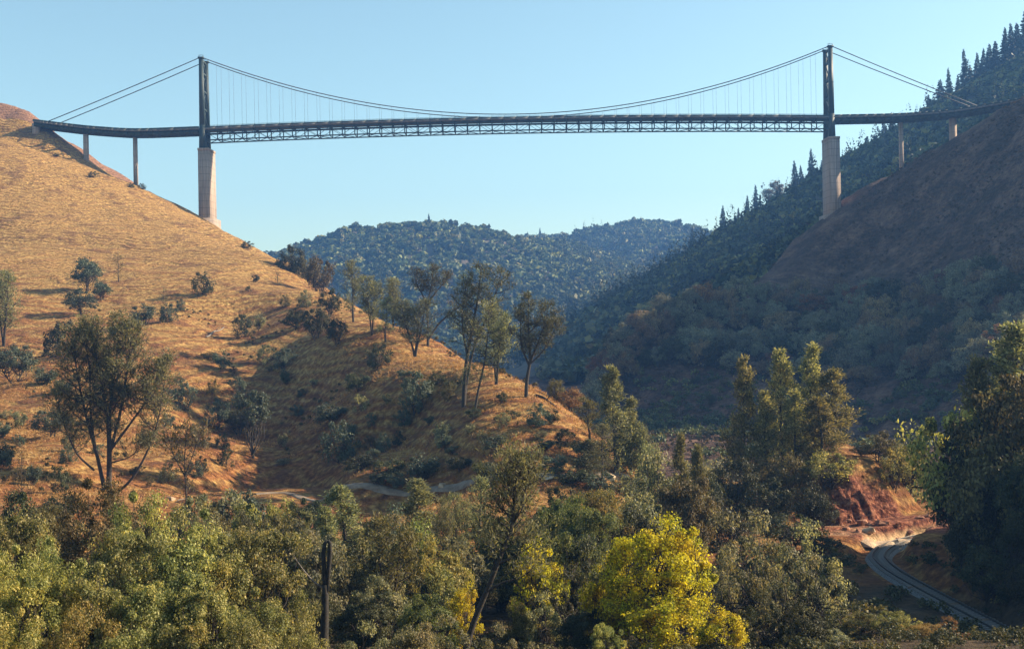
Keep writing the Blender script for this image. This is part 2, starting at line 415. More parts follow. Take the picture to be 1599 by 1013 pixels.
def concrete_mat():
    m, nt, out = new_mat('pier_concrete')
    tc = N_(nt, 'TexCoord'); geo = N_(nt, 'NewGeometry')
    sep = N_(nt, 'SeparateXYZ'); nt.links.new(geo.outputs['Position'], sep.inputs[0])
    mp = N_(nt, 'Mapping'); mp.inputs['Scale'].default_value = (1.3, 1.3, 0.06)
    nt.links.new(geo.outputs['Position'], mp.inputs['Vector'])
    col = ramp(nt, noise(nt, mp.outputs[0], 1.0, 5, 0.65), [(0.3, (0.20, 0.145, 0.115)), (0.5, (0.33, 0.25, 0.20)), (0.7, (0.44, 0.34, 0.27))])
    joint = math_(nt, 'LESS_THAN', math_(nt, 'FRACT', math_(nt, 'MULTIPLY', sep.outputs['Z'], 1 / 3.6)), 0.07)
    col = mix(nt, math_(nt, 'MULTIPLY', joint, 0.55), col, (0.12, 0.09, 0.075))
    b = N_(nt, 'BsdfPrincipled', Roughness=0.9)
    nt.links.new(col, b.inputs['Base Color'])
    nt.links.new(b.outputs[0], out.inputs[0])
    return m
M['concrete'] = concrete_mat()
M['deck'] = plain_mat('deck_concrete', (0.12, 0.12, 0.12), (0.18, 0.17, 0.165), 0.5, 0.9, 0.1)
M['rail'] = plain_mat('rail_steel', (0.035, 0.032, 0.032), (0.07, 0.065, 0.06), 2, 0.5, 0.0, 0.6)
M['sleeper'] = plain_mat('tie_timber', (0.12, 0.11, 0.10), (0.25, 0.23, 0.215), 3, 0.9, 0.3)
M['ballast'] = plain_mat('ballast_stone', (0.10, 0.098, 0.096), (0.22, 0.215, 0.21), 5, 0.95, 0.8)
M['trail'] = plain_mat('trail_dust', (0.15, 0.105, 0.072), (0.29, 0.22, 0.16), 0.8, 0.95, 0.4)
M['rock'] = plain_mat('tan_rock', (0.30, 0.19, 0.115), (0.60, 0.44, 0.29), 0.6, 0.95, 0.8, bdist=0.2)
M['bank_rock'] = plain_mat('rusty_rock', (0.16, 0.06, 0.038), (0.44, 0.21, 0.12), 0.9, 0.95, 0.8, bdist=0.2)
M['water'] = plain_mat('river_water', (0.03, 0.045, 0.05), (0.04, 0.055, 0.06), 0.2, 0.12, 0.15)

crown_patches(M['far_tree'], 0.085, [(0.0, (0.55, 0.6, 0.55)), (0.5, (1.0, 1.0, 0.95)), (0.8, (1.5, 1.35, 1.0)), (1.0, (2.2, 1.75, 1.2))])
crown_patches(M['litter_brush'], 0.5, [(0.0, (0.6, 0.65, 0.6)), (0.6, (1.1, 1.1, 1.0)), (1.0, (2.0, 1.6, 1.1))])
for k_, c_ in (('olive', 0.55), ('grey_brush', 0.6), ('green', 0.6), ('lime', 0.6), ('oak', 0.35)):
    crown_patches(M[k_], c_, [(0.0, (0.62, 0.68, 0.62)), (0.45, (1.0, 1.0, 1.0)), (0.8, (1.12, 1.06, 0.95)), (1.0, (1.3, 1.15, 0.95))])
crown_patches(M['yellow'], 0.7, [(0.0, (0.6, 0.72, 0.8)), (0.3, (0.95, 1.0, 0.9)), (0.7, (1.08, 1.04, 0.9)), (1.0, (1.0, 0.86, 0.8))])

# ------------------------------------------------------------------ mesh helpers
COL = scene.collection
def mesh_np(name, V, quads=None, tris=None, mat=None, smooth=False):
    V = np.asarray(V, np.float32).reshape(-1, 3)
    me = bpy.data.meshes.new(name)
    me.vertices.add(len(V))
    me.vertices.foreach_set('co', V.ravel())
    parts, starts, off = [], [], 0
    if quads is not None and len(quads):
        q = np.asarray(quads, np.int32); parts.append(q.ravel())
        starts.append(np.arange(len(q)) * 4); off = len(q) * 4
    if tris is not None and len(tris):
        t = np.asarray(tris, np.int32); parts.append(t.ravel())
        starts.append(off + np.arange(len(t)) * 3)
    loops = np.concatenate(parts); ls = np.concatenate(starts)
    me.loops.add(len(loops))
    me.loops.foreach_set('vertex_index', loops)
    me.polygons.add(len(ls))
    me.polygons.foreach_set('loop_start', ls.astype(np.int32))
    me.update(calc_edges=True)
    if smooth:
        me.polygons.foreach_set('use_smooth', np.ones(len(ls), bool))
    if mat is not None: me.materials.append(mat)
    return me
def link(name, me, parent=None, loc=None):
    o = bpy.data.objects.new(name, me)
    COL.objects.link(o)
    if parent is not None: o.parent = parent
    if loc is not None: o.location = loc
    return o
def thing(name, label, cat, loc=(0, 0, 0), group=None):
    o = bpy.data.objects.new(name, None)
    o.empty_display_size = 0.5
    COL.objects.link(o)
    o.location = loc
    o['label'] = label; o['category'] = cat
    if group: o['group'] = group
    return o
def tag(o, label, cat, group=None, kind=None):
    o['label'] = label; o['category'] = cat
    if group: o['group'] = group
    if kind: o['kind'] = kind
    return o
class MB:
    """collects boxes, bars and tubes for one mesh"""
    def __init__(self): self.v, self.q, self.t = [], [], []
    def hexa(self, c):
        n = len(self.v); self.v += [tuple(p) for p in c]
        for f in ((0, 3, 2, 1), (4, 5, 6, 7), (0, 1, 5, 4), (1, 2, 6, 5), (2, 3, 7, 6), (3, 0, 4, 7)):
            self.q.append(tuple(n + i for i in f))
        return self
    def box(self, x0, x1, y0, y1, z0, z1):
        return self.hexa([(x0, y0, z0), (x1, y0, z0), (x1, y1, z0), (x0, y1, z0), (x0, y0, z1), (x1, y0, z1), (x1, y1, z1), (x0, y1, z1)])
    def bar(self, a, b, w, h=None, up=(0, 0, 1)):
        a, b = Vector(a), Vector(b); h = h or w
        d = (b - a).normalized(); u = Vector(up)
        if abs(d.dot(u)) > 0.98: u = Vector((0, 1, 0))
        s = d.cross(u).normalized(); t = s.cross(d)
        s, t = s * (w / 2), t * (h / 2)
        return self.hexa([a - s - t, a + s - t, a + s + t, a - s + t, b - s - t, b + s - t, b + s + t, b - s + t])
    def tube(self, pts, rad, n=6, caps=True):
        pts = [Vector(p) for p in pts]
        base = len(self.v)
        prev = None
        for i, p in enumerate(pts):
            d = (pts[min(i + 1, len(pts) - 1)] - pts[max(i - 1, 0)]).normalized()
            if prev is None:
                s = d.cross(Vector((0.31, 0.95, 0.1))).normalized()
            else:
                s = (prev - d * prev.dot(d)).normalized()
            prev = s; t = d.cross(s)
            r = rad[i] if hasattr(rad, '__len__') else rad
            for k in range(n):
                a = 2 * math.pi * k / n
                self.v.append(tuple(p + s * (r * math.cos(a)) + t * (r * math.sin(a))))
        for i in range(len(pts) - 1):
            for k in range(n):
                a, b = base + i * n + k, base + i * n + (k + 1) % n
                self.q.append((a, b, b + n, a + n))
        if caps:
            for ring, flip in ((base, True), (base + (len(pts) - 1) * n, False)):
                c = len(self.v); self.v.append(tuple(sum((Vector(self.v[ring + k]) for k in range(n)), Vector()) / n))
                for k in range(n):
                    x, y = ring + k, ring + (k + 1) % n
                    self.t.append((c, y, x) if flip else (c, x, y))
        return self
    def mesh(self, name, mat, smooth=False): return mesh_np(name, self.v, self.q, self.t, mat, smooth)
    def build(self, name, mat, parent=None, smooth=False): return link(name, self.mesh(name, mat, smooth), parent)

# ------------------------------------------------------------------ terrain sheets
def sheet(name, xs, ys, mat, drop=0.0):
    X, Y = np.meshgrid(xs, ys)
    Z = land(X, Y) - drop
    nx, ny = len(xs), len(ys)
    i = np.arange(nx * ny).reshape(ny, nx)
    q = np.stack([i[:-1, :-1], i[:-1, 1:], i[1:, 1:], i[1:, :-1]], -1).reshape(-1, 4)
    o = link(name, mesh_np(name, np.stack([X, Y, Z], -1), q, None, mat, True))
    o['kind'] = 'structure'
    return o
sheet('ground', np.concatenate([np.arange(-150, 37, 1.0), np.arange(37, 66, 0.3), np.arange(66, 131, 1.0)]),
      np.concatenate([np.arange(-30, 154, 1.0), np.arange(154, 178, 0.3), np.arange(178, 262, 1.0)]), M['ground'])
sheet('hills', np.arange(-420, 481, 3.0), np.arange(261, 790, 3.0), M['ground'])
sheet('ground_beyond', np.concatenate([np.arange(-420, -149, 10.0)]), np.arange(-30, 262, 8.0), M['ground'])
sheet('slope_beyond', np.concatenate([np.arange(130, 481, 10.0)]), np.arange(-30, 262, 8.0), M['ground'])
sheet('far_hills', np.arange(-1500, 1801, 15.0), np.arange(786, 3000, 15.0), M['far_ground'], 0.4)

# river in the bottom of the gorge
rv = MB()
for a, b in (((150, 262), (70, 300)), ((70, 300), (5, 420)), ((5, 420), (5, 600)), ((5, 600), (-10, 900))):
    d = Vector((b[0] - a[0], b[1] - a[1])).normalized(); s = Vector((-d.y, d.x)) * 9
    n = len(rv.v)
    rv.v += [(a[0] - s.x, a[1] - s.y, -43.2), (a[0] + s.x, a[1] + s.y, -43.2), (b[0] + s.x, b[1] + s.y, -43.2), (b[0] - s.x, b[1] - s.y, -43.2)]
    rv.q.append((n, n + 1, n + 2, n + 3))
rv.build('river', M['water'])['kind'] = 'structure'

# trail across the foot of the golden slope, draped on the land
tp = [hit(u, v, 120, 260) for u, v in ((385, 773), (450, 767), (520, 769), (600, 771), (690, 757), (760, 752), (850, 748), (920, 746), (985, 748))]
fine = []
for a, b in zip(tp[:-1], tp[1:]):
    n = max(2, int(math.hypot(b[0] - a[0], b[1] - a[1]) / 0.9))
    fine += [(a[0] + (b[0] - a[0]) * k / n, a[1] + (b[1] - a[1]) * k / n) for k in range(n)]
fine = np.array(fine + [tp[-1][:2]])
ker = np.ones(13) / 13
sm = np.stack([np.convolve(np.pad(fine[:, k], 6, 'edge'), ker, 'valid') for k in (0, 1)], 1)
tg = np.gradient(sm, axis=0); tg /= np.linalg.norm(tg, axis=1)[:, None]
nr = np.stack([-tg[:, 1], tg[:, 0]], 1)
offs = np.array([-0.95, -0.6, -0.2, 0.2, 0.6, 0.95])
jig = 0.25 * fbm(sm[:, 0] * 1.0, sm[:, 1], 3.0, 2, 71)
P2 = sm[:, None, :] + nr[:, None, :] * (offs[None, :, None] * (1 + jig)[:, None, None])
Zt = land(P2[..., 0], P2[..., 1])
zc = Zt.mean(1, keepdims=True)
Zt = np.maximum(Zt, zc * 0.7 + Zt * 0.3) + np.array([-0.5, 0.10, 0.16, 0.16, 0.10, -0.5])
i = np.arange(Zt.size).reshape(Zt.shape)
q = np.stack([i[:-1, :-1], i[:-1, 1:], i[1:, 1:], i[1:, :-1]], -1).reshape(-1, 4)
o = link('path', mesh_np('path', np.concatenate([P2, Zt[..., None]], -1), q, None, M['trail'], True))
o['kind'] = 'structure'

# ------------------------------------------------------------------ railway
rt = thing('railway_track', 'single railway track on pale ballast curving round the red earth bank', 'railway', (45, 130, -30))
ty = np.concatenate([np.arange(60, 150, 0.5), np.arange(150, 171, 0.25)])
tx = track_x(ty)
tx = np.convolve(np.pad(tx, 12, 'edge'), np.ones(25) / 25, 'valid')
tpts = np.stack([tx, ty], 1)
tt = np.gradient(tpts, axis=0); tt /= np.linalg.norm(tt, axis=1)[:, None]
tn = np.stack([tt[:, 1], -tt[:, 0]], 1)
def track_strip(profile, step=1):
    p = tpts[::step]; n_ = tn[::step]
    V = np.stack([np.concatenate([p + n_ * o_, np.full((len(p), 1), z_)], 1) for o_, z_ in profile], 1)
    V = V - np.array([45, 130, -30])
    idx = np.arange(V.shape[0] * V.shape[1]).reshape(V.shape[:2])
    qq = np.stack([idx[:-1, :-1], idx[:-1, 1:], idx[1:, 1:], idx[1:, :-1]], -1).reshape(-1, 4)
    return V, qq
V, qq = track_strip([(-1.7, -30.12), (-1.25, -29.74), (-0.9, -29.72), (0.9, -29.72), (1.25, -29.74), (1.7, -30.12)])
link('ballast', mesh_np('ballast', V, qq, None, M['ballast'], True), rt)
for s in (-0.7175, 0.7175):
    V, qq = track_strip([(s - 0.07, -29.55), (s - 0.04, -29.42), (s - 0.04, -29.36), (s + 0.04, -29.36), (s + 0.04, -29.42), (s + 0.07, -29.55)])
    link('rail', mesh_np('rail', V, qq, None, M['rail']), rt)
tie = MB().box(-1.25, 1.25, -0.13, 0.13, -0.12, 0.10).mesh('sleeper', M['sleeper'])
tie_pale = MB().box(-1.3, 1.3, -0.17, 0.17, -0.12, 0.13).mesh('sleeper', M['trail'])
s_len = np.concatenate([[0], np.cumsum(np.linalg.norm(np.diff(tpts, axis=0), axis=1))])
rs = random.Random(3)
for k, s in enumerate(np.arange(38, s_len[-1], 0.75)):
    x, y = np.interp(s, s_len, tpts[:, 0]), np.interp(s, s_len, tpts[:, 1])
    a = math.atan2(np.interp(s, s_len, tt[:, 0]), np.interp(s, s_len, tt[:, 1]))
    o = link('sleeper', tie_pale if k in (27, 36, 47) else tie, rt, (x - 45, y - 130, 0.345))
    o.rotation_euler = (0, 0, -a + rs.uniform(-0.02, 0.02))

# ------------------------------------------------------------------ suspension bridge
YN, YF = 645.0, 655.5                      # near and far cable planes
ZS = YN / FPX
XL, XR = at(316, 205, YN)[0], at(1298.5, 188, YN)[0]
XM, HALF = (XL + XR) / 2, (XR - XL) / 2
br = thing('suspension_bridge', 'long dark steel suspension bridge high across the canyon on tall concrete piers', 'bridge', (XM, 650, 0))
OX, OY = XM, 650.0
class BB(MB):
    def build(self, name, mat, parent=None, smooth=False):
        self.v = [(p[0] - OX, p[1] - OY, p[2]) for p in self.v]
        return MB.build(self, name, mat, parent, smooth)
Z_TOW = 107.6
def deck_z(x): return Z_TOW + 2.3 * (1 - ((x - XM) / HALF) ** 2)
Z_TOP = at(316, 92, YN)[2]
Z_PIER = at(318, 231, YN - 2)[2]
NP = 50
px = [XL + 1.4 + (XR - XL - 2.8) * k / NP for k in range(NP + 1)]
m = BB()
for a, b in zip(px[:-1], px[1:]):
    za, zb = deck_z(a), deck_z(b)
    m.hexa([(a, YN - 0.9, za - 0.9), (b, YN - 0.9, zb - 0.9), (b, YF + 0.9, zb - 0.9), (a, YF + 0.9, za - 0.9),
            (a, YN - 0.9, za), (b, YN - 0.9, zb), (b, YF + 0.9, zb), (a, YF + 0.9, za)])
deck = m.build('deck', M['deck'], br)
for yy in (YN - 0.8, YF + 0.8):
    m = BB()
    for a, b in zip(px[:-1], px[1:]):
        za, zb = deck_z(a), deck_z(b)
        m.bar((a, yy, za + 0.32), (b, yy, zb + 0.32), 0.18, 0.62)
        m.bar((a, yy, za + 1.0), (b, yy, zb + 1.0), 0.12, 0.16)
    for a in px: m.bar((a, yy, deck_z(a)), (a, yy, deck_z(a) + 1.0), 0.16)
    m.build('railing', M['steel'], deck)
TOPC, BOTC = 1.75, 6.6
pan_v = MB().box(-0.26, 0.26, -0.22, 0.22, -(BOTC - TOPC - 0.5), 0).mesh('vertical', M['steel'])
for yy in (YN, YF):
    tr = bpy.data.objects.new('truss', None); COL.objects.link(tr); tr.parent = br
    for nm, dz, hh in (('top_chord', TOPC, 0.95), ('bottom_chord', BOTC, 0.60)):
        m = BB()
        for a, b in zip(px[:-1], px[1:]): m.bar((a, yy, deck_z(a) - dz), (b, yy, deck_z(b) - dz), 0.5, hh)
        m.build(nm, M['steel'], tr)
    for k, a in enumerate(px):
        link('vertical', pan_v, tr, (a - OX, yy - OY, deck_z(a) - TOPC - 0.47))
    for k, (a, b) in enumerate(zip(px[:-1], px[1:])):
        za, zb = deck_z(a), deck_z(b)
        p, r = ((a, yy, za - BOTC + 0.2), (b, yy, zb - TOPC - 0.3)) if k % 2 else ((a, yy, za - TOPC - 0.3), (b, yy, zb - BOTC + 0.2))
        BB().bar(p, r, 0.2, 0.2).build('diagonal', M['steel'], tr)
fb = bpy.data.objects.new('floor_system', None); COL.objects.link(fb); fb.parent = br
fbm_mesh = MB()
fbm_mesh.bar((0, YN + 0.3 - OY, -1.7), (0, YF - 0.3 - OY, -1.7), 0.35, 1.3)
fbm_mesh.bar((0, YN + 0.3 - OY, -BOTC), (0, YF - 0.3 - OY, -BOTC), 0.3, 0.35)
fbm_mesh = fbm_mesh.mesh('floor_beam', M['steel'])
for a in px: link('floor_beam', fbm_mesh, fb, (a - OX, 0, deck_z(a)))
m = BB()
for k, (a, b) in enumerate(zip(px[:-1], px[1:])):
    y0, y1 = (YN, YF) if k % 2 else (YF, YN)
    m.bar((a, y0, deck_z(a) - BOTC - 0.02), (b, y1, deck_z(b) - BOTC - 0.02), 0.28)
m.build('lateral_bracing', M['steel'], fb)
# towers and piers
for xt in (XL, XR):
    tw = bpy.data.objects.new('tower', None); COL.objects.link(tw); tw.parent = br
    def leg_y(z, near): return (YN if near else YF)
    for near in (True, False):
        y = leg_y(0, near)
        m = BB()
        zs = [Z_PIER - 0.1, deck_z(xt) + 1.5, Z_TOP]
        ws = [1.75, 1.35, 1.0]
        for (z0, w0), (z1, w1) in zip(list(zip(zs, ws))[:-1], list(zip(zs, ws))[1:]):
            m.hexa([(xt - w0, y - 0.95, z0), (xt + w0, y - 0.95, z0), (xt + w0, y + 0.95, z0), (xt - w0, y + 0.95, z0),
                    (xt - w1, y - 0.95, z1), (xt + w1, y - 0.95, z1), (xt + w1, y + 0.95, z1), (xt - w1, y + 0.95, z1)])
        leg = m.build('leg', M['steel'], tw)
        m = BB()
        m.box(xt - 1.5, xt + 1.5, y - 1.2, y + 1.2, Z_TOP + 0.01, Z_TOP + 0.9)
        for dx in (-1.1, 1.1): m.bar((xt + dx, y, Z_TOP + 0.9), (xt + dx, y, Z_TOP + 2.0), 0.22)
        m.bar((xt - 1.1, y, Z_TOP + 1.9), (xt + 1.1, y, Z_TOP + 1.9), 0.18)
        m.build('saddle', M['steel'], leg)
    levels = [Z_PIER + 1.0, deck_z(xt) - 3.0, deck_z(xt) + 10.5, deck_z(xt) + 20.0, deck_z(xt) + 29.5, Z_TOP - 0.8]
    for z in levels[1:]:
        BB().bar((xt, YN + 0.96, z), (xt, YF - 0.96, z), 1.0, 1.1).build('strut', M['steel'], tw)
    for k, (z0, z1) in enumerate(zip(levels[:-1], levels[1:])):
        if k == 1: z0 = deck_z(xt) + 2.0
        m = BB()
        m.bar((xt - 0.32, YN + 0.9, z0), (xt - 0.32, YF - 0.9, z1), 0.5)
        m.bar((xt + 0.32, YF - 0.9, z0), (xt + 0.32, YN + 0.9, z1), 0.5)
        m.build('cross_brace', M['steel'], tw)
    pr = bpy.data.objects.new('pier', None); COL.objects.link(pr); pr.parent = br
    zb = min(ground(xt, YN), ground(xt + 3, YF), ground(xt - 3, YN)) - 12
    m = BB()
    px0 = xt + 0.9
    m.hexa([(px0 - 3.25, YN - 2.2, zb), (px0 + 2.95, YN - 2.2, zb), (px0 + 2.95, YF + 2.2, zb), (px0 - 3.25, YF + 2.2, zb),
            (px0 - 3.0, YN - 2.0, Z_PIER - 1.2), (px0 + 2.7, YN - 2.0, Z_PIER - 1.2), (px0 + 2.7, YF + 2.0, Z_PIER - 1.2), (px0 - 3.0, YF + 2.0, Z_PIER - 1.2)])
    m.build('shaft', M['concrete'], pr)
    zg = ground(xt, YN)
    BB().box(px0 - 5.0, px0 + 4.7, YN - 3.6, YF + 3.6, zb, zg - 0.2).build('footing', M['concrete'], pr)
    BB().box(px0 - 3.2, px0 + 2.9, YN - 2.2, YF + 2.2, Z_PIER - 1.25, Z_PIER).build('pier_cap', M['concrete'], pr)
# cables
Z_SAD = Z_TOP + 0.9
Z_LOW = deck_z(XM) + 2.0
AL, AR = at(72, 191, 643), at(1540, 171, 634)      # cable anchorages
def cable_z(x): return Z_LOW + (Z_SAD - Z_LOW) * ((x - XM) / HALF) ** 2
for yy, ca, cb in ((YN, AL, AR), (YF, at(92, 193, 651), at(1532, 173, 644))):
    pts = [(ca[0], ca[1], ca[2])]
    for t in (0.25, 0.5, 0.75):
        pts.append((ca[0] + (XL - ca[0]) * t, ca[1] + (yy - ca[1]) * t, ca[2] + (Z_SAD - ca[2]) * t - 4 * 0.35 * t * (1 - t)))
    pts += [(XL + (XR - XL) * k / 60, yy, cable_z(XL + (XR - XL) * k / 60)) for k in range(61)]
    for t in (0.75, 0.5, 0.25):
        pts.append((cb[0] + (XR - cb[0]) * t, cb[1] + (yy - cb[1]) * t, cb[2] + (Z_SAD - cb[2]) * t - 4 * 0.35 * t * (1 - t)))
    pts.append(cb)
    BB().tube(pts, 0.24, 6).build('main_cable', M['cable'], br)
    for a in px[1:-1]:
        z0, z1 = deck_z(a) + 0.1, cable_z(a)
        if z1 - z0 > 0.3:
            BB().bar((a, yy, z0), (a, yy, z1), 0.075).build('hanger', M['cable'], br)
# approach spans: curved girder decks on slender columns
def approach(pts, parent):
    P = []
    for a, b in zip(pts[:-1], pts[1:]):
        for k in range(8): P.append(Vector(a).lerp(Vector(b), k / 8))
    P.append(Vector(pts[-1]))
    for _ in range(6):
        P = [P[0]] + [(P[i - 1] + P[i] * 2 + P[i + 1]) / 4 for i in range(1, len(P) - 1)] + [P[-1]]
    def sweep(off0, off1, z0, z1, name, mat, par):
        m = BB()
        rows = []
        for i, p in enumerate(P):
            d = (P[min(i + 1, len(P) - 1)] - P[max(i - 1, 0)]); d.z = 0; d.normalize()
            s = Vector((-d.y, d.x, 0))
            rows.append([p + s * off0 + Vector((0, 0, z0)), p + s * off1 + Vector((0, 0, z0)), p + s * off1 + Vector((0, 0, z1)), p + s * off0 + Vector((0, 0, z1))])
        for r0, r1 in zip(rows[:-1], rows[1:]):
            m.hexa([r0[0], r0[1], r1[1], r1[0], r0[3], r0[2], r1[2], r1[3]])
        return m.build(name, mat, par)
    dk = sweep(-6.2, 6.2, -0.7, 0.0, 'approach_deck', M['deck'], parent)
    for o_ in (-4.6, 0, 4.6): sweep(o_ - 0.25, o_ + 0.25, -2.9, -0.705, 'girder', M['steel'], dk)
    for o_ in (-6.0, 6.0): sweep(o_ - 0.1, o_ + 0.1, 0.005, 0.85, 'parapet', M['steel'], dk)
a0 = (XL - 1.8, 650.2, Z_TOW)
lp = [a0, at(211, 206.5, 649), at(135, 201, 648), at(70, 193, 646), at(58, 191, 646)]
lp[3] = (lp[3][0], lp[3][1], lp[3][2])
approach(lp, br)
rp = [(XR + 1.8, 650.2, Z_TOW), at(1406, 182.5, 646), at(1488, 176, 640), at(1590, 159, 630), at(1660, 146, 622)]
approach(rp, br)
def column(u, vtop, d, w, dep, rot, name='column'):
    x, y, z = at(u, vtop, d)
    zb = ground(x, y) - 6
    m = MB()
    c, s = math.cos(rot), math.sin(rot)
    def R(px_, py_, z_): return (x + px_ * c - py_ * s - OX, y + px_ * s + py_ * c - OY, z_)
    for (x0, x1, y0, y1, z0, z1) in ((-w / 2, w / 2, -dep / 2, dep / 2, zb, z - 0.2),):
        m.hexa([R(x0 * 1.06, y0 * 1.06, z0), R(x1 * 1.06, y0 * 1.06, z0), R(x1 * 1.06, y1 * 1.06, z0), R(x0 * 1.06, y1 * 1.06, z0), R(x0, y0, z1), R(x1, y0, z1), R(x1, y1, z1), R(x0, y1, z1)])
    o = m.build(name, M['concrete'], br)
column(134, 209.5, 645.5, 2.3, 2.4, 0.10)
column(211, 214.5, 649, 1.8, 2.4, 0.04)
column(1406.5, 191, 647, 1.8, 2.4, -0.04)
column(1487.5, 184, 641, 2.2, 3.2, 0.55)
for (x, y, z), rz in ((at(60, 193, 647), 0.05), (at(1592, 161, 630.5), -0.2)):
    m = MB()
    m.box(-1.5, 1.5, -5.6, 5.6, -9, -0.75)
    m.v = [(p[0] * math.cos(rz) - p[1] * math.sin(rz) + x - OX, p[0] * math.sin(rz) + p[1] * math.cos(rz) + y - OY, p[2] + z) for p in m.v]
    m.build('abutment', M['concrete'], br)

# ------------------------------------------------------------------ plants
def rand_dirs(rng, n):
    v = rng.normal(size=(n, 3)); return v / np.linalg.norm(v, axis=1)[:, None]
def leaves_mesh(name, C, Nrm, L, W, rng, mat):
    """one small pointed leaf or leaf spray per centre: a rhombus with a random turn about its normal"""
    n = len(C)
    ref = rand_dirs(rng, n)
    a = np.cross(Nrm, ref); a /= np.linalg.norm(a, axis=1)[:, None] + 1e-9
    b = np.cross(Nrm, a)
    a *= (L / 2)[:, None]; b *= (W / 2)[:, None]
    V = np.stack([C - a, C + b - a * 0.1, C + a, C - b - a * 0.1], 1).reshape(-1, 3)
    q = np.arange(n * 4).reshape(n, 4)
    return mesh_np(name, V, q, None, mat)
def blades_mesh(name, C, D, L, W, rng, mat):
    """needle sprays: thin blades that start at C and point along D"""
    n = len(C)
    s = np.cross(D, rand_dirs(rng, n)); s /= np.linalg.norm(s, axis=1)[:, None] + 1e-9
    s *= (W / 2)[:, None]; e = D * L[:, None]
    V = np.stack([C - s * 0.5, C + e * 0.55 - s, C + e, C + e * 0.55 + s], 1).reshape(-1, 3)
    return mesh_np(name, V, np.arange(n * 4).reshape(n, 4), None, mat)
def wander(p, d, length, n, rng, jit, lift):
    pts = [np.array(p, float)]
    d = np.array(d, float); d /= np.linalg.norm(d)
    for k in range(n):
        d = d + rng.normal(size=3) * jit + np.array([0, 0, lift])
        d /= np.linalg.norm(d)
        pts.append(pts[-1] + d * length / n)
    return pts, d
class Proto:
    def __init__(self, trunk, crown, height, width): self.trunk, self.crown, self.h, self.w = trunk, crown, height, width
def finish(trunk_mb, crown_me, C, bark):
    tm = trunk_mb.mesh('trunk', bark, True)
    r = np.hypot(C[:, 0] - np.median(C[:, 0]), C[:, 1] - np.median(C[:, 1]))
    return Proto(tm, crown_me, float(np.quantile(C[:, 2], 0.998)), 2 * float(np.quantile(r, 0.95)))

def make_broadleaf(seed, H=9.0, W=8.0, bare=0.18, clumps=70, per=150, leaf=0.17, clump_r=0.95, stems=3, mat='olive', squat=0.0, lop=0.35, bark='bark', twig=True):
    """branches run out to uneven leaf clumps set through the crown"""
    rng = np.random.default_rng(seed)
    cz0 = H * bare
    tm = MB()
    lobes = rng.normal(size=(7, 3)); lobes /= np.linalg.norm(lobes, axis=1)[:, None]
    amp = rng.uniform(-lop, lop, 7)
    cent = []
    while len(cent) < clumps:
        d = rand_dirs(rng, 1)[0]
        if d[2] < -0.75: continue
        k = 1 + float(np.sum(amp * np.clip(lobes @ d, 0, 1) ** 3))
        r = k * rng.uniform(0.25, 1.0) ** 0.42
        p = np.array([d[0] * W / 2 * r, d[1] * W / 2 * r, cz0 + (H - cz0) * (0.45 - squat + 0.5 * d[2] * r)])
        if p[2] < 0.2: continue
        cent.append(p)
    cent = np.array(cent)
    cent[:, 2] += H - clump_r * 0.8 - cent[:, 2].max()
    bases = []
    for s in range(stems):
        a = 2 * math.pi * (s + rng.uniform(-0.3, 0.3)) / stems
        d = np.array([math.cos(a) * 0.35 * (stems > 1), math.sin(a) * 0.35 * (stems > 1), 1])
        pts, _ = wander((math.cos(a) * 0.05 * H * (stems > 1) * 0.5, math.sin(a) * 0.05 * H * (stems > 1) * 0.5, -0.6), d, H * 0.55 + 0.6, 5, rng, 0.12, 0.05)
        r0 = 0.028 * H / math.sqrt(stems)
        tm.tube(pts, [r0 * (1 - 0.13 * k) for k in range(6)], 6, False)
        bases.append(pts)
    for c in cent:
        pts = bases[rng.integers(stems)]
        st = pts[rng.integers(1, 5)]
        mid_ = (st + c) / 2 + np.array([0, 0, -0.06 * H]) + rng.normal(size=3) * 0.05 * H
        tm.tube([st, mid_, c], [0.010 * H, 0.006 * H, 0.002 * H], 3, False)
        for _ in range(3):
            e_ = rng.normal(size=3) + np.array([0, 0, 0.5]) + (c - st) * 0.15
            e_ *= clump_r * rng.uniform(0.7, 1.45) / np.linalg.norm(e_)
            tm.tube([c, c + e_ * 0.5 + rng.normal(size=3) * 0.06, c + e_], [0.0022 * H, 0.0015 * H, 0.0006 * H], 3, False)
    n = clumps * per
    pw = rng.uniform(0.2, 1.8, clumps); own = np.sort(rng.choice(clumps, n, p=pw / pw.sum()))
    sz = clump_r * rng.uniform(0.45, 1.5, clumps)
    off = rand_dirs(rng, n) * (rng.uniform(0, 1, n) ** 0.55)[:, None] * sz[own][:, None]
    off[:, 2] *= 0.72
    C = cent[own] + off
    mid_ = np.array([0, 0, cz0 + (H - cz0) * 0.35])
    out_ = C - mid_; out_ /= np.linalg.norm(out_, axis=1)[:, None] + 1e-6
    o2 = off / (np.linalg.norm(off, axis=1)[:, None] + 1e-6)
    Nn = out_ * 0.35 + o2 * 0.5 + np.array([0, 0, 0.25]) + rng.normal(size=(n, 3)) * 0.55
    Nn /= np.linalg.norm(Nn, axis=1)[:, None]
    L = leaf * rng.uniform(0.4, 1.0, n) ** 1.0 * rng.uniform(0.8, 1.9, n)
    me = leaves_mesh('crown', C, Nn, L * 1.25, L * 0.8, rng, M[mat])
    return finish(tm, me, C, M[bark])

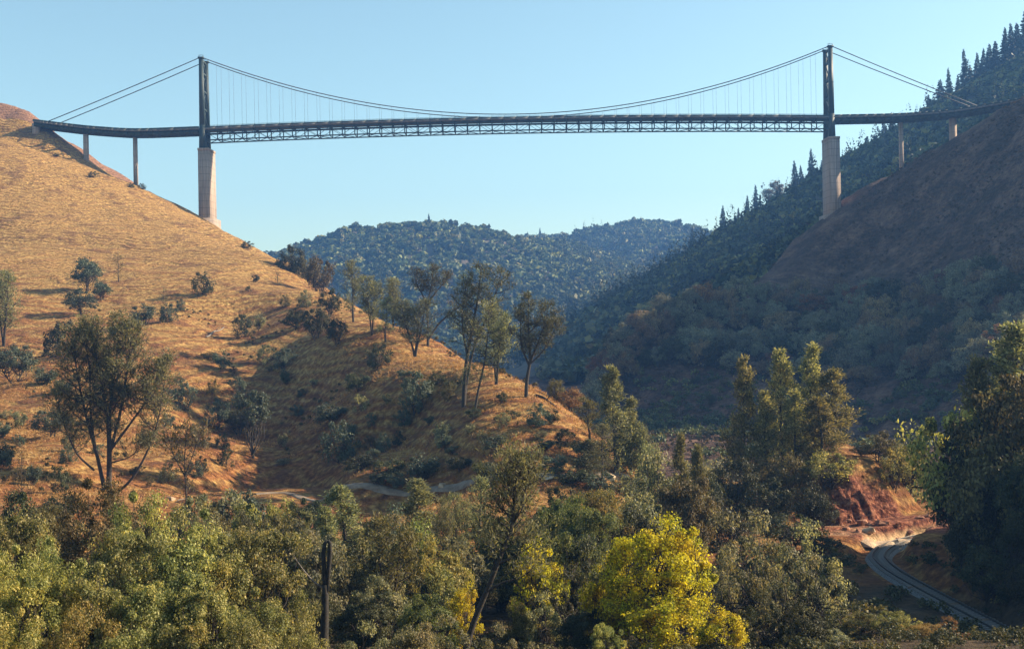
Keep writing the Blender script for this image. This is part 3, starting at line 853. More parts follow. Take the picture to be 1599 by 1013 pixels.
def make_pine(seed, stems, r0=0.28, start=0.35, nb=26, blen=3.2, sub=4, tuft=10, tl=0.46, tw=0.105, mat='pine', up=0.55, profile='dome', droop=0.0, bark='bark', dens=1.0):
    """foothill pine: bare crooked stems, ascending limbs, thin sprays of needles at the ends"""
    rng = np.random.default_rng(seed)
    tm = MB(); TC, TD = [], []
    for stem in stems:
        P = [np.array(p, float) for p in stem['p']]
        # resample
        Q = []
        for a, b in zip(P[:-1], P[1:]):
            for k in range(4): Q.append(a + (b - a) * k / 4)
        Q.append(P[-1])
        for _ in range(2): Q = [Q[0]] + [(Q[i - 1] + 2 * Q[i] + Q[i + 1]) / 4 for i in range(1, len(Q) - 1)] + [Q[-1]]
        Ls = [0.0]
        for a, b in zip(Q[:-1], Q[1:]): Ls.append(Ls[-1] + np.linalg.norm(b - a))
        T = Ls[-1]
        rr = stem.get('r', r0)
        tm.tube(Q, [rr * (1 - 0.9 * l / T) + 0.012 for l in Ls], 7, False)
        s0 = stem.get('start', start)
        n = stem.get('nb', nb)
        for k in range(n):
            t = s0 + (1 - s0) * ((k + rng.uniform(0, 1)) / n)
            l = t * T
            i = max(1, min(len(Q) - 1, int(np.searchsorted(Ls, l))))
            f = (l - Ls[i - 1]) / (Ls[i] - Ls[i - 1] + 1e-9)
            p = Q[i - 1] + (Q[i] - Q[i - 1]) * f
            e = (t - s0) / (1 - s0)
            if profile == 'dome': ln = blen * (0.35 + 0.9 * math.sin(math.pi * min(1, 0.25 + 0.72 * e))) * rng.uniform(0.6, 1.15)
            else: ln = blen * (0.16 + 0.95 * (1 - e) ** 0.8 * min(1, 0.45 + 3 * e)) * rng.uniform(0.55, 1.2)
            az = rng.uniform(0, 2 * math.pi)
            d = np.array([math.cos(az), math.sin(az), up * rng.uniform(0.5, 1.4) - droop * (1 - e)])
            pts, dd = wander(p, d, ln, 4, rng, 0.14, 0.10)
            rb = min(rr * 0.4, 0.022 * ln + 0.012)
            tm.tube(pts, [rb, rb * 0.8, rb * 0.55, rb * 0.35, rb * 0.15], 4, False)
            ends = [(pts[-1], dd)]
            for j in range(sub * 2):
                ii = rng.integers(1, 4); g = rng.uniform(0, 1)
                sp = pts[ii] * (1 - g) + pts[ii + 1] * g
                sd = dd + rng.normal(size=3) * 0.85 + np.array([0, 0, 0.3])
                q2, d2 = wander(sp, sd, ln * rng.uniform(0.2, 0.5) + 0.2, 2, rng, 0.18, 0.15)
                tm.tube(q2, [rb * 0.4, rb * 0.25, rb * 0.1], 3, False)
                ends += [(q2[-1], d2), (q2[1], d2), ((q2[1] + q2[2]) / 2, d2)]
            for p_, d_ in ends:
                m_ = max(1, int(round(tuft * 0.28 * dens * rng.uniform(0.5, 1.5))))
                TC.append(np.repeat(p_[None], m_, 0) + rng.normal(size=(m_, 3)) * 0.24)
                v = rand_dirs(rng, m_) * 0.9 + d_ * 0.65 + np.array([0, 0, 0.3])
                TD.append(v / np.linalg.norm(v, axis=1)[:, None])
    C = np.concatenate(TC); D = np.concatenate(TD)
    L = tl * rng.uniform(0.6, 1.4, len(C)); Wd = tw * rng.uniform(0.7, 1.4, len(C))
    me = blades_mesh('crown', C, D, L, Wd, rng, M[mat])
    return finish(tm, me, C, M[bark])

def make_fir(seed, H=26.0, W=8.5, tiers=46, mat='far_conifer'):
    """tall narrow conifer of drooping frond tiers"""
    rng = np.random.default_rng(seed)
    tm = MB().tube([(0, 0, -1.5), (0.1, 0, H * 0.5), (0, 0, H * 0.97)], [0.38, 0.24, 0.04], 6, False)
    C, D, L = [], [], []
    for k in range(tiers):
        e = k / (tiers - 1)
        z = H * (0.10 + 0.89 * e)
        r = W / 2 * ((1 - e) ** 0.85) * rng.uniform(0.7, 1.2) + 0.25
        n = int(7 + 10 * (1 - e))
        for j in range(n):
            az = rng.uniform(0, 2 * math.pi)
            d = np.array([math.cos(az), math.sin(az), -0.28 + 0.35 * e + rng.normal() * 0.1])
            d /= np.linalg.norm(d)
            rl = r * rng.uniform(0.6, 1.15)
            for g in (0.0, 0.3, 0.6):
                C.append(np.array([0, 0, z + rng.normal() * 0.25]) + d * rl * g); D.append(d + rng.normal(size=3) * 0.22); L.append(rl * 0.5 + 0.25)
    C, D, L = np.array(C), np.array(D), np.array(L)
    D /= np.linalg.norm(D, axis=1)[:, None]
    me = blades_mesh('crown', C, D, L, 0.5 + 0.3 * L, rng, M[mat])
    return finish(tm, me, C + D * L[:, None], M['bark'])

ORD = ['first', 'second', 'third', 'fourth', 'fifth', 'sixth', 'seventh', 'eighth', 'ninth', 'tenth', 'eleventh', 'twelfth', 'thirteenth', 'fourteenth',
       'fifteenth', 'sixteenth', 'seventeenth', 'eighteenth', 'nineteenth', 'twentieth']
prng = random.Random(77)
def plant(name, proto, x, y, h, label, cat, group=None, w=None, mat=None, rz=None, z=None, parts=('trunk', 'crown'), sink=0.0):
    z = ground(x, y) if z is None else z
    sz = h / proto.h
    sx = sz if w is None else min(max(w / proto.w, sz * 0.62), sz * 2.2)
    t = thing(name, label, cat, (x, y, z - sink), group)
    t.scale = (sx, sx, sz)
    t.rotation_euler = (0, 0, prng.uniform(0, 6.283) if rz is None else rz)
    a = link(parts[0], proto.trunk, t)
    b = link(parts[1], proto.crown, t)
    if mat:
        b.material_slots[0].link = 'OBJECT'
        b.material_slots[0].material = M[mat]
    return t
def pick(lst): return lst[prng.randrange(len(lst))]

# kinds, each in a few shapes
BUSH = [make_broadleaf(100 + k, 4.0, 4.6, 0.04, 34, 110, 0.17, 0.75, 4, 'shrub', lop=0.5) for k in range(4)]
OAK = [make_broadleaf(120 + k, 9.0, 9.0, 0.20, 60, 110, 0.26, 1.25, 2, 'oak', lop=0.5) for k in range(4)]
TREE = [make_broadleaf(140 + k, 9.0, 7.0, 0.06, 95, 400, 0.135, 0.85, 4, 'olive', lop=0.75) for k in range(4)]
LOWT = [make_broadleaf(160 + k, 7.0, 7.5, 0.05, 85, 290, 0.15, 0.8, 5, 'grey_brush', lop=0.75) for k in range(3)]
FIR = [make_fir(180 + k) for k in range(3)]
def one_stem(h, lean=0.03, seed=0, kinks=4):
    r = random.Random(seed); p = [(0, 0, -0.8)]
    for k in range(1, kinks + 1):
        p.append((lean * h * k / kinks + r.uniform(-0.02, 0.02) * h, r.uniform(-0.02, 0.02) * h, h * k / kinks))
    return {'p': p}
def multi(h, n, spread, seed, lo=0.12):
    r = random.Random(seed); out = []
    for k in range(n):
        a = 6.283 * k / n + r.uniform(-0.4, 0.4); s = spread * r.uniform(0.4, 1.0); hh = h * r.uniform(0.8, 1.0)
        out.append({'p': [(0, 0, -0.8), (0.05 * h * math.cos(a) * 0.3, 0.05 * h * math.sin(a) * 0.3, hh * lo), (s * 0.5 * math.cos(a), s * 0.5 * math.sin(a), hh * 0.45),
                          (s * 0.85 * math.cos(a), s * 0.85 * math.sin(a), hh * 0.78), (s * math.cos(a), s * math.sin(a), hh)], 'r': 0.2})
    return out
PINE = [make_pine(200, [one_stem(14, 0.04, 1)], nb=44, blen=2.6, start=0.22), make_pine(201, multi(14, 2, 1.8, 3), nb=32, blen=2.4, start=0.28),
        make_pine(202, multi(13, 3, 2.4, 5), nb=26, blen=2.3, start=0.25)]
SPIRE = [make_pine(210 + k, [one_stem(16, 0.02, 10 + k)], nb=62, blen=3.2, start=0.12, up=0.25, profile='cone', droop=0.35, mat='spire', tuft=11, sub=6, tl=0.5, tw=0.14) for k in range(4)]
THIN = [make_pine(220 + k, [one_stem(9, 0.03, 20 + k)], nb=26, blen=1.7, start=0.15, tuft=3, sub=2, mat='brown', up=0.5, r0=0.12) for k in range(2)]

def on_slope(name, kind, u, vb, hp, wp, label, cat, group=None, mat=None, dmin=120, dmax=500, rz=None, parts=('trunk', 'crown')):
    x, y, z = hit(u, vb, dmin, dmax)
    return plant(name, pick(kind) if isinstance(kind, list) else kind, x, y, hp * y / FPX, label, cat, group, None if wp is None else wp * y / FPX, mat, rz, z, parts, 0.1)
def by_top(name, kind, u, vt, wp, d, label, cat, group=None, mat=None, rz=None, parts=('trunk', 'crown')):
    x, y, zt = at(u, vt, d)
    z = ground(x, y)
    return plant(name, pick(kind) if isinstance(kind, list) else kind, x, y, max(1.2, zt - z), label, cat, group, None if wp is None else wp * d / FPX, mat, rz, z, parts, 0.1)

# ------------------------------------------------------------------ far woods: one mass each
gx = np.arange(-1500, 1801, 20.0); gy = np.arange(560, 2700, 20.0)
GZ = land(*np.meshgrid(gx, gy))
def coarse(x, y):
    fx = np.clip((x - gx[0]) / 20.0, 0, len(gx) - 1.001); fy = np.clip((y - gy[0]) / 20.0, 0, len(gy) - 1.001)
    i, j = fx.astype(int), fy.astype(int); a, b = fx - i, fy - j
    return GZ[j, i] * (1 - a) * (1 - b) + GZ[j, i + 1] * a * (1 - b) + GZ[j + 1, i] * (1 - a) * b + GZ[j + 1, i + 1] * a * b
def far_template(seed, fir, n=40, ls=1.0):
    rng = np.random.default_rng(seed)
    if fir:
        e = rng.uniform(0, 1, n) ** 1.3
        az = rng.uniform(0, 6.283, n)
        D = np.stack([np.cos(az), np.sin(az), -0.25 + 0.2 * rng.normal(size=n)], 1); D /= np.linalg.norm(D, axis=1)[:, None]
        r = 0.16 * (1 - e) + 0.015
        C = np.stack([0 * e, 0 * e, 0.06 + 0.94 * e], 1) + D * (r * rng.uniform(0, 0.5, n))[:, None]
        s = np.cross(D, rand_dirs(rng, n)); s /= np.linalg.norm(s, axis=1)[:, None]
        s *= (0.02 + 0.25 * r)[:, None]; E = D * (r * 0.9 + 0.01)[:, None]
        return np.stack([C - s, C + E * 0.5 - s, C + E, C + E * 0.5 + s], 1)
    cl = rand_dirs(rng, 7) * 0.34 * rng.uniform(0.5, 1.1, (7, 1)); cl[:, 2] = np.abs(cl[:, 2]) * 0.9
    o_ = rand_dirs(rng, n)
    C = cl[rng.integers(7, size=n)] + o_ * 0.17 + np.array([0, 0, 0.40])
    Nn = o_ + rng.normal(size=(n, 3)) * 0.35 + np.array([0, 0, 0.2]); Nn /= np.linalg.norm(Nn, axis=1)[:, None]
    a = np.cross(Nn, rand_dirs(rng, n)); a /= np.linalg.norm(a, axis=1)[:, None]; b = np.cross(Nn, a)
    a *= 0.17 * ls; b *= 0.14 * ls
    return np.stack([C - a, C + b, C + a, C - b], 1)
FT = [far_template(300 + k, False, 26, 1.2) for k in range(6)]
FM = [far_template(320 + k, False, 32, 1.05) for k in range(6)]
FF = [far_template(310 + k, True) for k in range(4)]
def wood(name, label, cat, xr, yr, n, hmin, hmax, fir, seed, mat, keep=None, wide=1.0, shapes=None):
    rng = np.random.default_rng(seed)
    x = rng.uniform(*xr, n); y = rng.uniform(*yr, n)
    ok = np.abs(x) < 0.46 * y
    if keep is not None: ok &= keep(x, y)
    x, y = x[ok], y[ok]
    z = coarse(x, y)
    h = rng.uniform(hmin, hmax, len(x)) * (1 + 0.25 * vnoise(x / 60, y / 60, 9))
    vis = np.ones(len(x), bool)
    for t in np.linspace(0.45, 0.97, 28):
        yy = y * t
        vis &= ~((yy > 600) & (coarse(x * t, yy) > (z + h) * t + 9))
    x, y, z, h = x[vis], y[vis], z[vis], h[vis]
    T = shapes or (FF if fir else FT)
    V = []
    pickk = rng.integers(len(T), size=len(x)); az = rng.uniform(0, 6.283, len(x))
    for k, t in enumerate(T):
        s = pickk == k
        if not s.any(): continue
        c, sn = np.cos(az[s])[:, None, None], np.sin(az[s])[:, None, None]
        hh = h[s][:, None, None]; ww = hh * wide * rng.uniform(0.8, 1.3, s.sum())[:, None, None]
        px_, py_, pz_ = t[None, ..., 0], t[None, ..., 1], t[None, ..., 2]
        V.append(np.stack([(px_ * c - py_ * sn) * ww + x[s][:, None, None], (px_ * sn + py_ * c) * ww + y[s][:, None, None], pz_ * hh + z[s][:, None, None] - 0.8], -1).reshape(-1, 3))
    V = np.concatenate(V)
    o = link(name, mesh_np(name, V, np.arange(len(V)).reshape(-1, 4), None, M[mat]))
    tag(o, label, cat, None, 'stuff')
    return len(x)
lump = lambda x, y: vnoise(x / 55, y / 55, 4) > -0.85
bald = lambda x, y: lump(x, y) & ~((np.hypot((x - at(675, 410, 1560)[0]) / 7, (y - 1540) / 40) < 1) | (np.hypot((x - at(1062, 380, 2150)[0]) / 14, (y - 2150) / 30) < 1))
wood('forest', 'rounded oak woodland covering the distant hazy hills', 'woodland', (-750, 620), (1180, 2320), 27000, 6, 15, False, 1, 'far_tree', bald)
wood('tall_oaks', 'larger crowns standing out of the distant hill woodland', 'woodland', (-750, 620), (1180, 2320), 2600, 13, 20, False, 21, 'far_tree', bald, 0.8)
wood('canyon_forest', 'dark conifer woods in the hazy fold between the distant hills', 'woodland', (-160, 380), (850, 2150), 3600, 16, 28, True, 2, 'far_conifer', lambda x, y: (np.abs(x - 0.085 * y) < 75) | (vnoise(x / 90, y / 90, 8) > 0.35))
wood('ridge_forest', 'mixed oak woodland on the shaded ridge behind the bridge', 'woodland', (20, 560), (670, 1450), 13000, 8, 14, False, 3, 'far_tree', lambda x, y: (hill_R(x, y) < coarse(x, y) - 2) & (vnoise(x / 40, y / 40, 4) > -0.7), 1.0, FM)
wood('ridge_conifers', 'dark conifers scattered through the shaded ridge woodland', 'woodland', (60, 560), (700, 1450), 900, 16, 28, True, 4, 'far_conifer', lambda x, y: hill_R(x, y) < coarse(x, y) - 2)

# conifers that stand out on the skyline
mu = np.array(_m)
sky_c = [(1079, 360, 393), (1126.5, 336, 367), (1140, 342, 362), (1152, 327, 354), (1166, 309, 345), (1181, 300, 343), (1244, 257, 298), (1254, 272, 295), (1267.5, 251, 286),
         (1284.6, 260, 284), (1352, 213, 245), (1383, 193, 222), (1393, 190, 218), (1451, 160, 177), (1470, 127, 165), (1484, 124, 158), (1496, 121, 153), (1509, 98, 142), (1517, 112, 134), (1525, 94, 126),
         (1532, 85, 120), (1541, 79, 112), (1555, 69, 101), (1568, 53, 92), (1580, 43, 86), (1588, 46, 82), (1597, 35, 78)]
for k, (u, vt, vb) in enumerate(sky_c):
    d = float(np.interp(u, mu[:, 0], mu[:, 2])) - 4
    x, y, zt = at(u, vt, d)
    z = ground(x, y)
    where = 'low ridge between canyon and bridge tower' if u < 1285 else 'wooded skyline beyond the bridge tower'
    kk = k if u < 1285 else k - 10
    t_ = plant('fir_tree', pick(FIR), x, y, max(9, zt - z) * prng.uniform(1.0, 1.3), '%s dark conifer going uphill along the %s' % (ORD[kk], where), 'tree', 'conifers on the skyline', max(5.5, (zt - z) * prng.uniform(0.3, 0.52)), None, None, z, sink=0.5)
    t_.rotation_euler[0] = prng.uniform(-0.05, 0.05); t_.rotation_euler[1] = prng.uniform(-0.05, 0.05)
for u, vt, d, lab in ((669.5, 333, 1695, 'lone tall conifer on the top of the distant rounded hill'), (559, 351, 1722, 'tallest of the conifers where the distant hill slopes to the oaks'),
                      (536.6, 357, 1735, 'slim middle conifer on the falling shoulder of the distant hill'), (512, 361, 1750, 'lowest conifer on the distant shoulder above the dark oaks'),
                      (522, 366, 1745, 'shortest conifer between two taller ones on the distant shoulder'), (843, 355, 2240, 'single conifer in the saddle between the two distant hills')):
    x, y, zt = at(u, vt, d)
    z = ground(x, y)
    plant('fir_tree', pick(FIR), x, y, max(14, zt - z), lab, 'tree', 'conifers on the distant hills', None, None, None, z, sink=0.5)
x, y, zt = at(1218, 283, 1278)
plant('bare_tree', OAK[0], x, y, max(10, zt - ground(x, y)), 'open-branched small tree alone on the skyline ridge by the tower pier', 'tree', None, None, 'brown')

# ------------------------------------------------------------------ oaks on the shaded slope
UP = [(915, 575), (950, 525), (1000, 478), (1060, 450), (1110, 462), (1180, 452), (1230, 445), (1300, 448), (1390, 448), (1440, 445), (1480, 428), (1599, 425)]
LO = [(915, 655), (1000, 585), (1100, 580), (1200, 595), (1300, 610), (1450, 605), (1599, 575)]
upu, upv = zip(*UP); lou, lov = zip(*LO)
rr_ = random.Random(12)
spots = []
tries = 0
while len(spots) < 172 and tries < 16000:
    tries += 1
    u = rr_.uniform(918, 1610); t = rr_.random()
    v0, v1 = np.interp(u, upu, upv) + 22, np.interp(u, lou, lov)
    v = v0 + (v1 - v0) * t
    if all(math.hypot((u - a) / 1.25, (v - b)) > 13.5 for a, b in spots): spots.append((u, v))
rows = {}
for u, v in spots:
    t = (v - np.interp(u, upu, upv) - 22) / (np.interp(u, lou, lov) - np.interp(u, upu, upv) - 22)
    rows.setdefault(min(4, int(t * 5)), []).append((u, v))
names5 = ['topmost', 'second', 'middle', 'fourth', 'lowest']
for tens in ('twenty', 'thirty', 'forty'):
    ORD += [tens + '-' + w_ for w_ in ORD[:9]] + [{'twenty': 'thirtieth', 'thirty': 'fortieth', 'forty': 'fiftieth'}[tens]]
tint = {'oak': 'dark green', 'tan_oak': 'tan', 'russet': 'russet', 'blue_oak': 'grey-green'}
for r, lst in sorted(rows.items()):
    for k, (u, v) in enumerate(sorted(lst)):
        mt = rr_.choices(['oak', 'tan_oak', 'russet', 'blue_oak'], [2, 3.5, 1.5, 6])[0]
        x, y, z = hit(u, v, 300, 640)
        hp = rr_.uniform(28, 54) * (1.15 if u > 1300 else 0.98)
        plant('oak_tree', pick(OAK), x, y, hp * y / FPX, '%s oak, %s from the bluff in the %s row on the shaded slope' % (tint[mt], ORD[k], names5[r]), 'tree', 'oaks on the shaded slope', hp * rr_.uniform(0.85, 1.25) * y / FPX, mt, None, z, sink=0.3)
bs = []
tries = 0
while len(bs) < 34 and tries < 4000:
    tries += 1
    u, v = rr_.uniform(935, 1480), rr_.uniform(545, 690)
    if v < np.interp(u, lou, lov) + 8: continue
    if all(math.hypot(u - a, v - b) > 24 for a, b in bs): bs.append((u, v))
for k, (u, v) in enumerate(sorted(bs)):
    on_slope('shrub', BUSH, u, v, rr_.uniform(10, 20), rr_.uniform(14, 26), '%s low shrub from the bluff on the dark slope under the oaks' % ORD[k], 'shrub', 'shrubs low on the shaded slope', rr_.choice(['oak', 'shrub', 'brown']), 300, 640, parts=('stems', 'foliage'))

# ------------------------------------------------------------------ golden slope: shrubs, oaks and pines that stand on it
S = on_slope
SP = ('stems', 'foliage')
GS = 'shrubs on the golden slope'
S('oak_tree', OAK, 138, 456, 54, 50, 'tall bushy oak high on the golden slope, the upper of a pair', 'tree', None, 'shrub')
S('oak_tree', OAK, 126, 492, 42, 56, 'rounded grey-green oak just below the tall bushy oak', 'tree', None, 'shrub')
S('oak_tree', OAK, 160, 470, 30, 34, 'small oak tucked behind the pair of bushy oaks', 'tree', None, 'shrub')
S('slim_pine', THIN, 186, 441, 46, 22, 'thin dark sparse pine standing beside the tall bushy oak', 'tree')
S('shrub', BUSH, 318, 461, 36, 38, 'dark round shrub on open grass above the little cut bank', 'shrub', GS, 'oak', parts=SP)
S('shrub', BUSH, 227, 508, 36, 40, 'large round shrub, bigger of two touching shrubs mid slope', 'shrub', GS, parts=SP)
S('shrub', BUSH, 260, 503, 30, 32, 'smaller of two touching round shrubs, with a thin conifer above', 'shrub', GS, parts=SP)
S('slim_pine', THIN, 255, 478, 30, 18, 'small pale conifer above the two touching round shrubs', 'tree', None, 'grey_brush')
S('shrub', BUSH, 281, 486, 20, 18, 'little shrub uphill of the two touching round shrubs', 'shrub', GS, parts=SP)
S('shrub', BUSH, 379, 526, 36, 44, 'dark shrub with a long shadow beside the bleached log', 'shrub', GS, 'oak', parts=SP)
S('shrub', BUSH, 404, 515, 25, 20, 'pale narrow shrub touching the dark shrub near the bleached log', 'shrub', GS, 'grey_brush', parts=SP)
S('shrub', BUSH, 347, 576, 30, 30, 'round shrub below the bleached log, shadow falling downhill', 'shrub', GS, parts=SP)
S('shrub', BUSH, 413, 567, 30, 30, 'paler of two neighbouring shrubs in the shaded hollow', 'shrub', GS, 'grey_brush', parts=SP)
S('shrub', BUSH, 442, 575, 32, 40, 'wider of two neighbouring shrubs in the shaded hollow', 'shrub', GS, parts=SP)
S('shrub', BUSH, 373, 618, 30, 30, 'round shrub just uphill of the small tree with a bare trunk', 'shrub', GS, parts=SP)
S('shrub', BUSH, 331, 618, 25, 24, 'little yellowish shrub on bare orange soil', 'shrub', GS, 'lime', parts=SP)
S('oak_tree', OAK, 340, 672, 52, 46, 'bushy grey-green oak beside the small tree with a bare trunk', 'tree', None, 'shrub')
S('oak_tree', make_broadleaf(171, 9, 5, 0.45, 34, 120, 0.22, 1.0, 1, 'shrub', lop=0.3), 396, 716, 108, 54, 'small tree with straight bare trunk and compact crown on orange soil', 'tree')
S('oak_tree', OAK, 372, 680, 40, 36, 'dark shrubby oak wedged behind the bare-trunked small tree', 'tree')
S('shrub', BUSH, 349, 701, 26, 26, 'round shrub low on the slope near the fanning pine', 'shrub', GS, parts=SP)
S('shrub', BUSH, 286, 640, 44, 40, 'grey-green shrub behind the slim bare tree', 'shrub', GS, parts=SP)
S('shrub', BUSH, 310, 700, 40, 50, 'wide grey shrub at the foot of the slope behind the slim bare tree', 'shrub', GS, 'grey_brush', parts=SP)
S('shrub', BUSH, 70, 602, 30, 38, 'small rounded shrub in the shadow of the fanning pine', 'shrub', GS, parts=SP)
S('oak_tree', OAK, 82, 682, 46, 62, 'dark wide oak left in shade under the fanning pine', 'tree', None, 'shrub')
S('shrub', BUSH, 95, 560, 60, 50, 'dark shrub mass uphill of the fanning pine', 'shrub', GS, 'oak', parts=SP)
S('grey_pine', PINE, 6, 540, 120, 56, 'tall pale pine cut by the picture edge on the golden slope', 'tree')
S('oak_tree', OAK, 22, 598, 60, 64, 'rounded oak below the pale pine at the picture edge', 'tree', None, 'shrub')
S('shrub', BUSH, 30, 697, 20, 22, 'tiny shrub on orange soil near the picture edge', 'shrub', GS, parts=SP)
S('slim_pine', THIN, 36, 812, 124, 30, 'thin dead-looking pine on the pale flat near the picture edge', 'tree')
S('shrub', BUSH, 92, 770, 44, 50, 'dark shrub on the pale flat beside the fanning pine', 'shrub', GS, 'oak', 110, 300, None, SP)
S('shrub', BUSH, 98, 812, 44, 56, 'dark bush below the pale flat in front of the fanning pine', 'shrub', GS, 'oak', 110, 300, None, SP)
S('shrub', BUSH, 8, 728, 40, 40, 'shaded shrub halfway down the picture edge', 'shrub', GS, 'oak', parts=SP)
S('shrub', BUSH, 476, 480, 28, 22, 'pale shrub just under the grassy crest line', 'shrub', GS, 'grey_brush', parts=SP)
S('slim_pine', THIN, 434, 446, 22, 24, 'tiny bare tree near the crest line of the golden slope', 'tree')
S('shrub', BUSH, 399, 441, 13, 14, 'tiny dark bush on open grass below the crest', 'shrub', GS, 'oak', parts=SP)
S('shrub', BUSH, 388, 455, 9, 12, 'smallest dark tuft on open grass below the crest', 'shrub', GS, 'oak', parts=SP)
S('shrub', BUSH, 446, 480, 20, 16, 'thin brown bush below the tiny bare tree', 'shrub', GS, 'brown', parts=SP)
S('shrub', BUSH, 384, 388, 12, 22, 'dark bush breaking the skyline crest under the tower', 'shrub', GS, 'oak', 300, 620, None, SP)
S('shrub', BUSH, 144, 277, 10, 18, 'dark bush at the foot of the first approach column', 'shrub', GS, 'oak', 300, 680, None, SP)
S('shrub', BUSH, 205, 293, 8, 14, 'dark bush at the foot of the second approach column', 'shrub', GS, 'oak', 300, 680, None, SP)
S('shrub', BUSH, 222, 296, 10, 14, 'dark bush on the crest just past the second approach column', 'shrub', GS, 'oak', 300, 680, None, SP)
S('shrub', BUSH, 88, 245, 5, 14, 'flat dark bush on the grass below the bridge end', 'shrub', GS, 'oak', 300, 680, None, SP)
# dark oaks on the far side of the crest
for u, vt, w, lab in ((455, 382, 36, 'dark oak half hidden behind the crest, darker of a pair'), (497, 399, 46, 'bronze-tinged oak behind the crest beside the darker oak'), (475, 400, 30, 'low oak between the dark oak and the bronze oak behind the crest'), (435, 404, 12, 'tiny tree on the crest edge beside the dark oak')):
    d = 470 if u < 490 else 430
    x, y, zt = at(u, vt, d)
    vb = {455: 425, 497: 452, 475: 440, 435: 412}[u]
    z = at(u, vb + 14, d)[2]
    gz = ground(x, y)
    plant('oak_tree', pick(OAK), x, y, zt - min(z, gz), lab, 'tree', None, w * d / FPX, 'oak' if u < 470 else 'brown', None, min(z, gz))
# the wooded nose of the spur
GP = 'pines on the spur'
S('oak_tree', OAK, 516, 494, 44, 42, 'very dark squat oak where the grassy crest meets the pines', 'tree', None, 'oak', 250, 460)
S('oak_tree', OAK, 494, 530, 52, 50, 'shaded oak below the very dark squat oak', 'tree', None, 'oak', 220, 460)
S('oak_tree', OAK, 462, 515, 34, 44, 'shaded shrubby oak at the head of the dark hollow', 'tree', None, 'oak', 220, 460)
S('oak_tree', OAK, 526, 540, 44, 40, 'shaded oak in the dark hollow under the first pine', 'tree', None, 'oak', 220, 460)
S('grey_pine', PINE[0], 552, 503, 98, 38, 'first tall pine on the spur beside the dark squat oak', 'tree', GP, 'pine', 220, 420)
S('grey_pine', PINE[1], 581, 523, 93, 44, 'second pine on the spur, crown touching the first', 'tree', GP, 'pine', 220, 420)
S('grey_pine', PINE[0], 602, 533, 70, 34, 'shorter pine leaning over the sunny patch on the spur', 'tree', GP, 'pine', 220, 420)
S('grey_pine', PINE[2], 614, 512, 80, 32, 'pine showing only its crown behind the spur crest', 'tree', GP, 'pine', 260, 420)
S('oak_tree', OAK, 630, 515, 46, 36, 'dark oak between the small crown pine and the forked pine', 'tree', None, 'oak', 240, 420)
S('grey_pine', PINE[2], 648, 557, 92, 62, 'bushy dark pine in front of the forked pine', 'tree', GP, 'pine_dark', 200, 400)
fork = make_pine(230, [{'p': [(0, 0, -1), (0.1, 0, 4), (-0.1, 0.2, 8), (1.0, 0, 12.5), (1.6, 0, 16)], 'r': 0.3, 'start': 0.62, 'nb': 20},
                       {'p': [(0.1, 0, 7.5), (-0.8, 0.3, 10.5), (-2.2, 0, 13), (-2.6, 0.2, 15.2)], 'r': 0.2, 'start': 0.4, 'nb': 16},
                       {'p': [(0.1, 0, 8.5), (1.8, -0.3, 11), (3.6, 0.1, 13), (4.2, 0, 14.6)], 'r': 0.18, 'start': 0.4, 'nb': 14},
                       {'p': [(0, 0, 1.2), (2.2, 0.4, 4.6), (5.4, 0.2, 7.2), (8.6, 0, 9.2), (10, 0, 11.6)], 'r': 0.26, 'start': 0.55, 'nb': 12}], blen=2.1, tuft=10, mat='pine_dark', up=0.6)
S('forked_pine', fork, 668, 541, 128, None, 'open forked pine with one long limb leaning out sideways', 'tree', None, None, 200, 400, 0.0)
bigp = make_pine(231, [{'p': [(-0.6, 0, -1), (-0.2, 0.2, 6), (0.9, 0, 12), (2.2, 0.2, 18), (2.9, 0, 23.5)], 'r': 0.42, 'start': 0.40, 'nb': 30},
                       {'p': [(-0.3, 0.3, 2), (1.0, 0.5, 9), (3.8, 0.6, 15), (5.6, 0.4, 20), (6.3, 0.2, 22.5)], 'r': 0.28, 'start': 0.4, 'nb': 26},
                       {'p': [(0.3, 0.2, 8), (-0.6, 0.3, 13), (-0.4, 0.2, 17), (0.4, 0, 21)], 'r': 0.2, 'start': 0.15, 'nb': 22}], blen=3.0, tuft=10, mat='pine_dark', up=0.4, sub=5)
S('tall_pine', bigp, 729, 632, 220, None, 'tallest many-stemmed pine on the spur, two trunks rising side by side', 'tree', None, None, 180, 330, 0.0)
S('tall_pine', make_pine(232, [{'p': [(0, 0, -1), (0.9, 0, 4), (2.2, 0.2, 9), (3.0, 0, 15), (3.2, 0, 20)], 'r': 0.26, 'start': 0.3, 'nb': 34}], blen=3.4, tuft=9, mat='pine', up=0.2, droop=0.3, sub=5), 740, 640, 175, None,
  'slanting pine with lower foliage against the tallest pine', 'tree', None, None, 180, 330, 0.0)
S('tall_pine', PINE[1], 775, 600, 120, 60, 'half-hidden pine behind the tallest pine on the spur', 'tree', None, 'pine', 200, 330)
vase = make_pine(233, [{'p': [(0, 0, -1), (0.2, 0, 3), (0.9, 0, 6.2), (0.6, 0.2, 11), (0.8, 0, 16.8)], 'r': 0.36, 'start': 0.42, 'nb': 26},
                       {'p': [(0.8, 0, 5.8), (2.2, 0.2, 9), (3.6, 0, 13), (4.2, 0, 15.6)], 'r': 0.2, 'start': 0.25, 'nb': 20},
                       {'p': [(0.8, 0, 5.6), (3.0, -0.4, 7.6), (4.8, 0.2, 10.6), (5.6, 0, 12.6)], 'r': 0.16, 'start': 0.3, 'nb': 16},
                       {'p': [(0.7, 0, 5.2), (-0.6, 0.4, 8.5), (-0.8, 0.2, 12), (-0.2, 0, 15)], 'r': 0.18, 'start': 0.2, 'nb': 18}], blen=2.3, tuft=10, mat='pine_dark', up=0.5, sub=5)
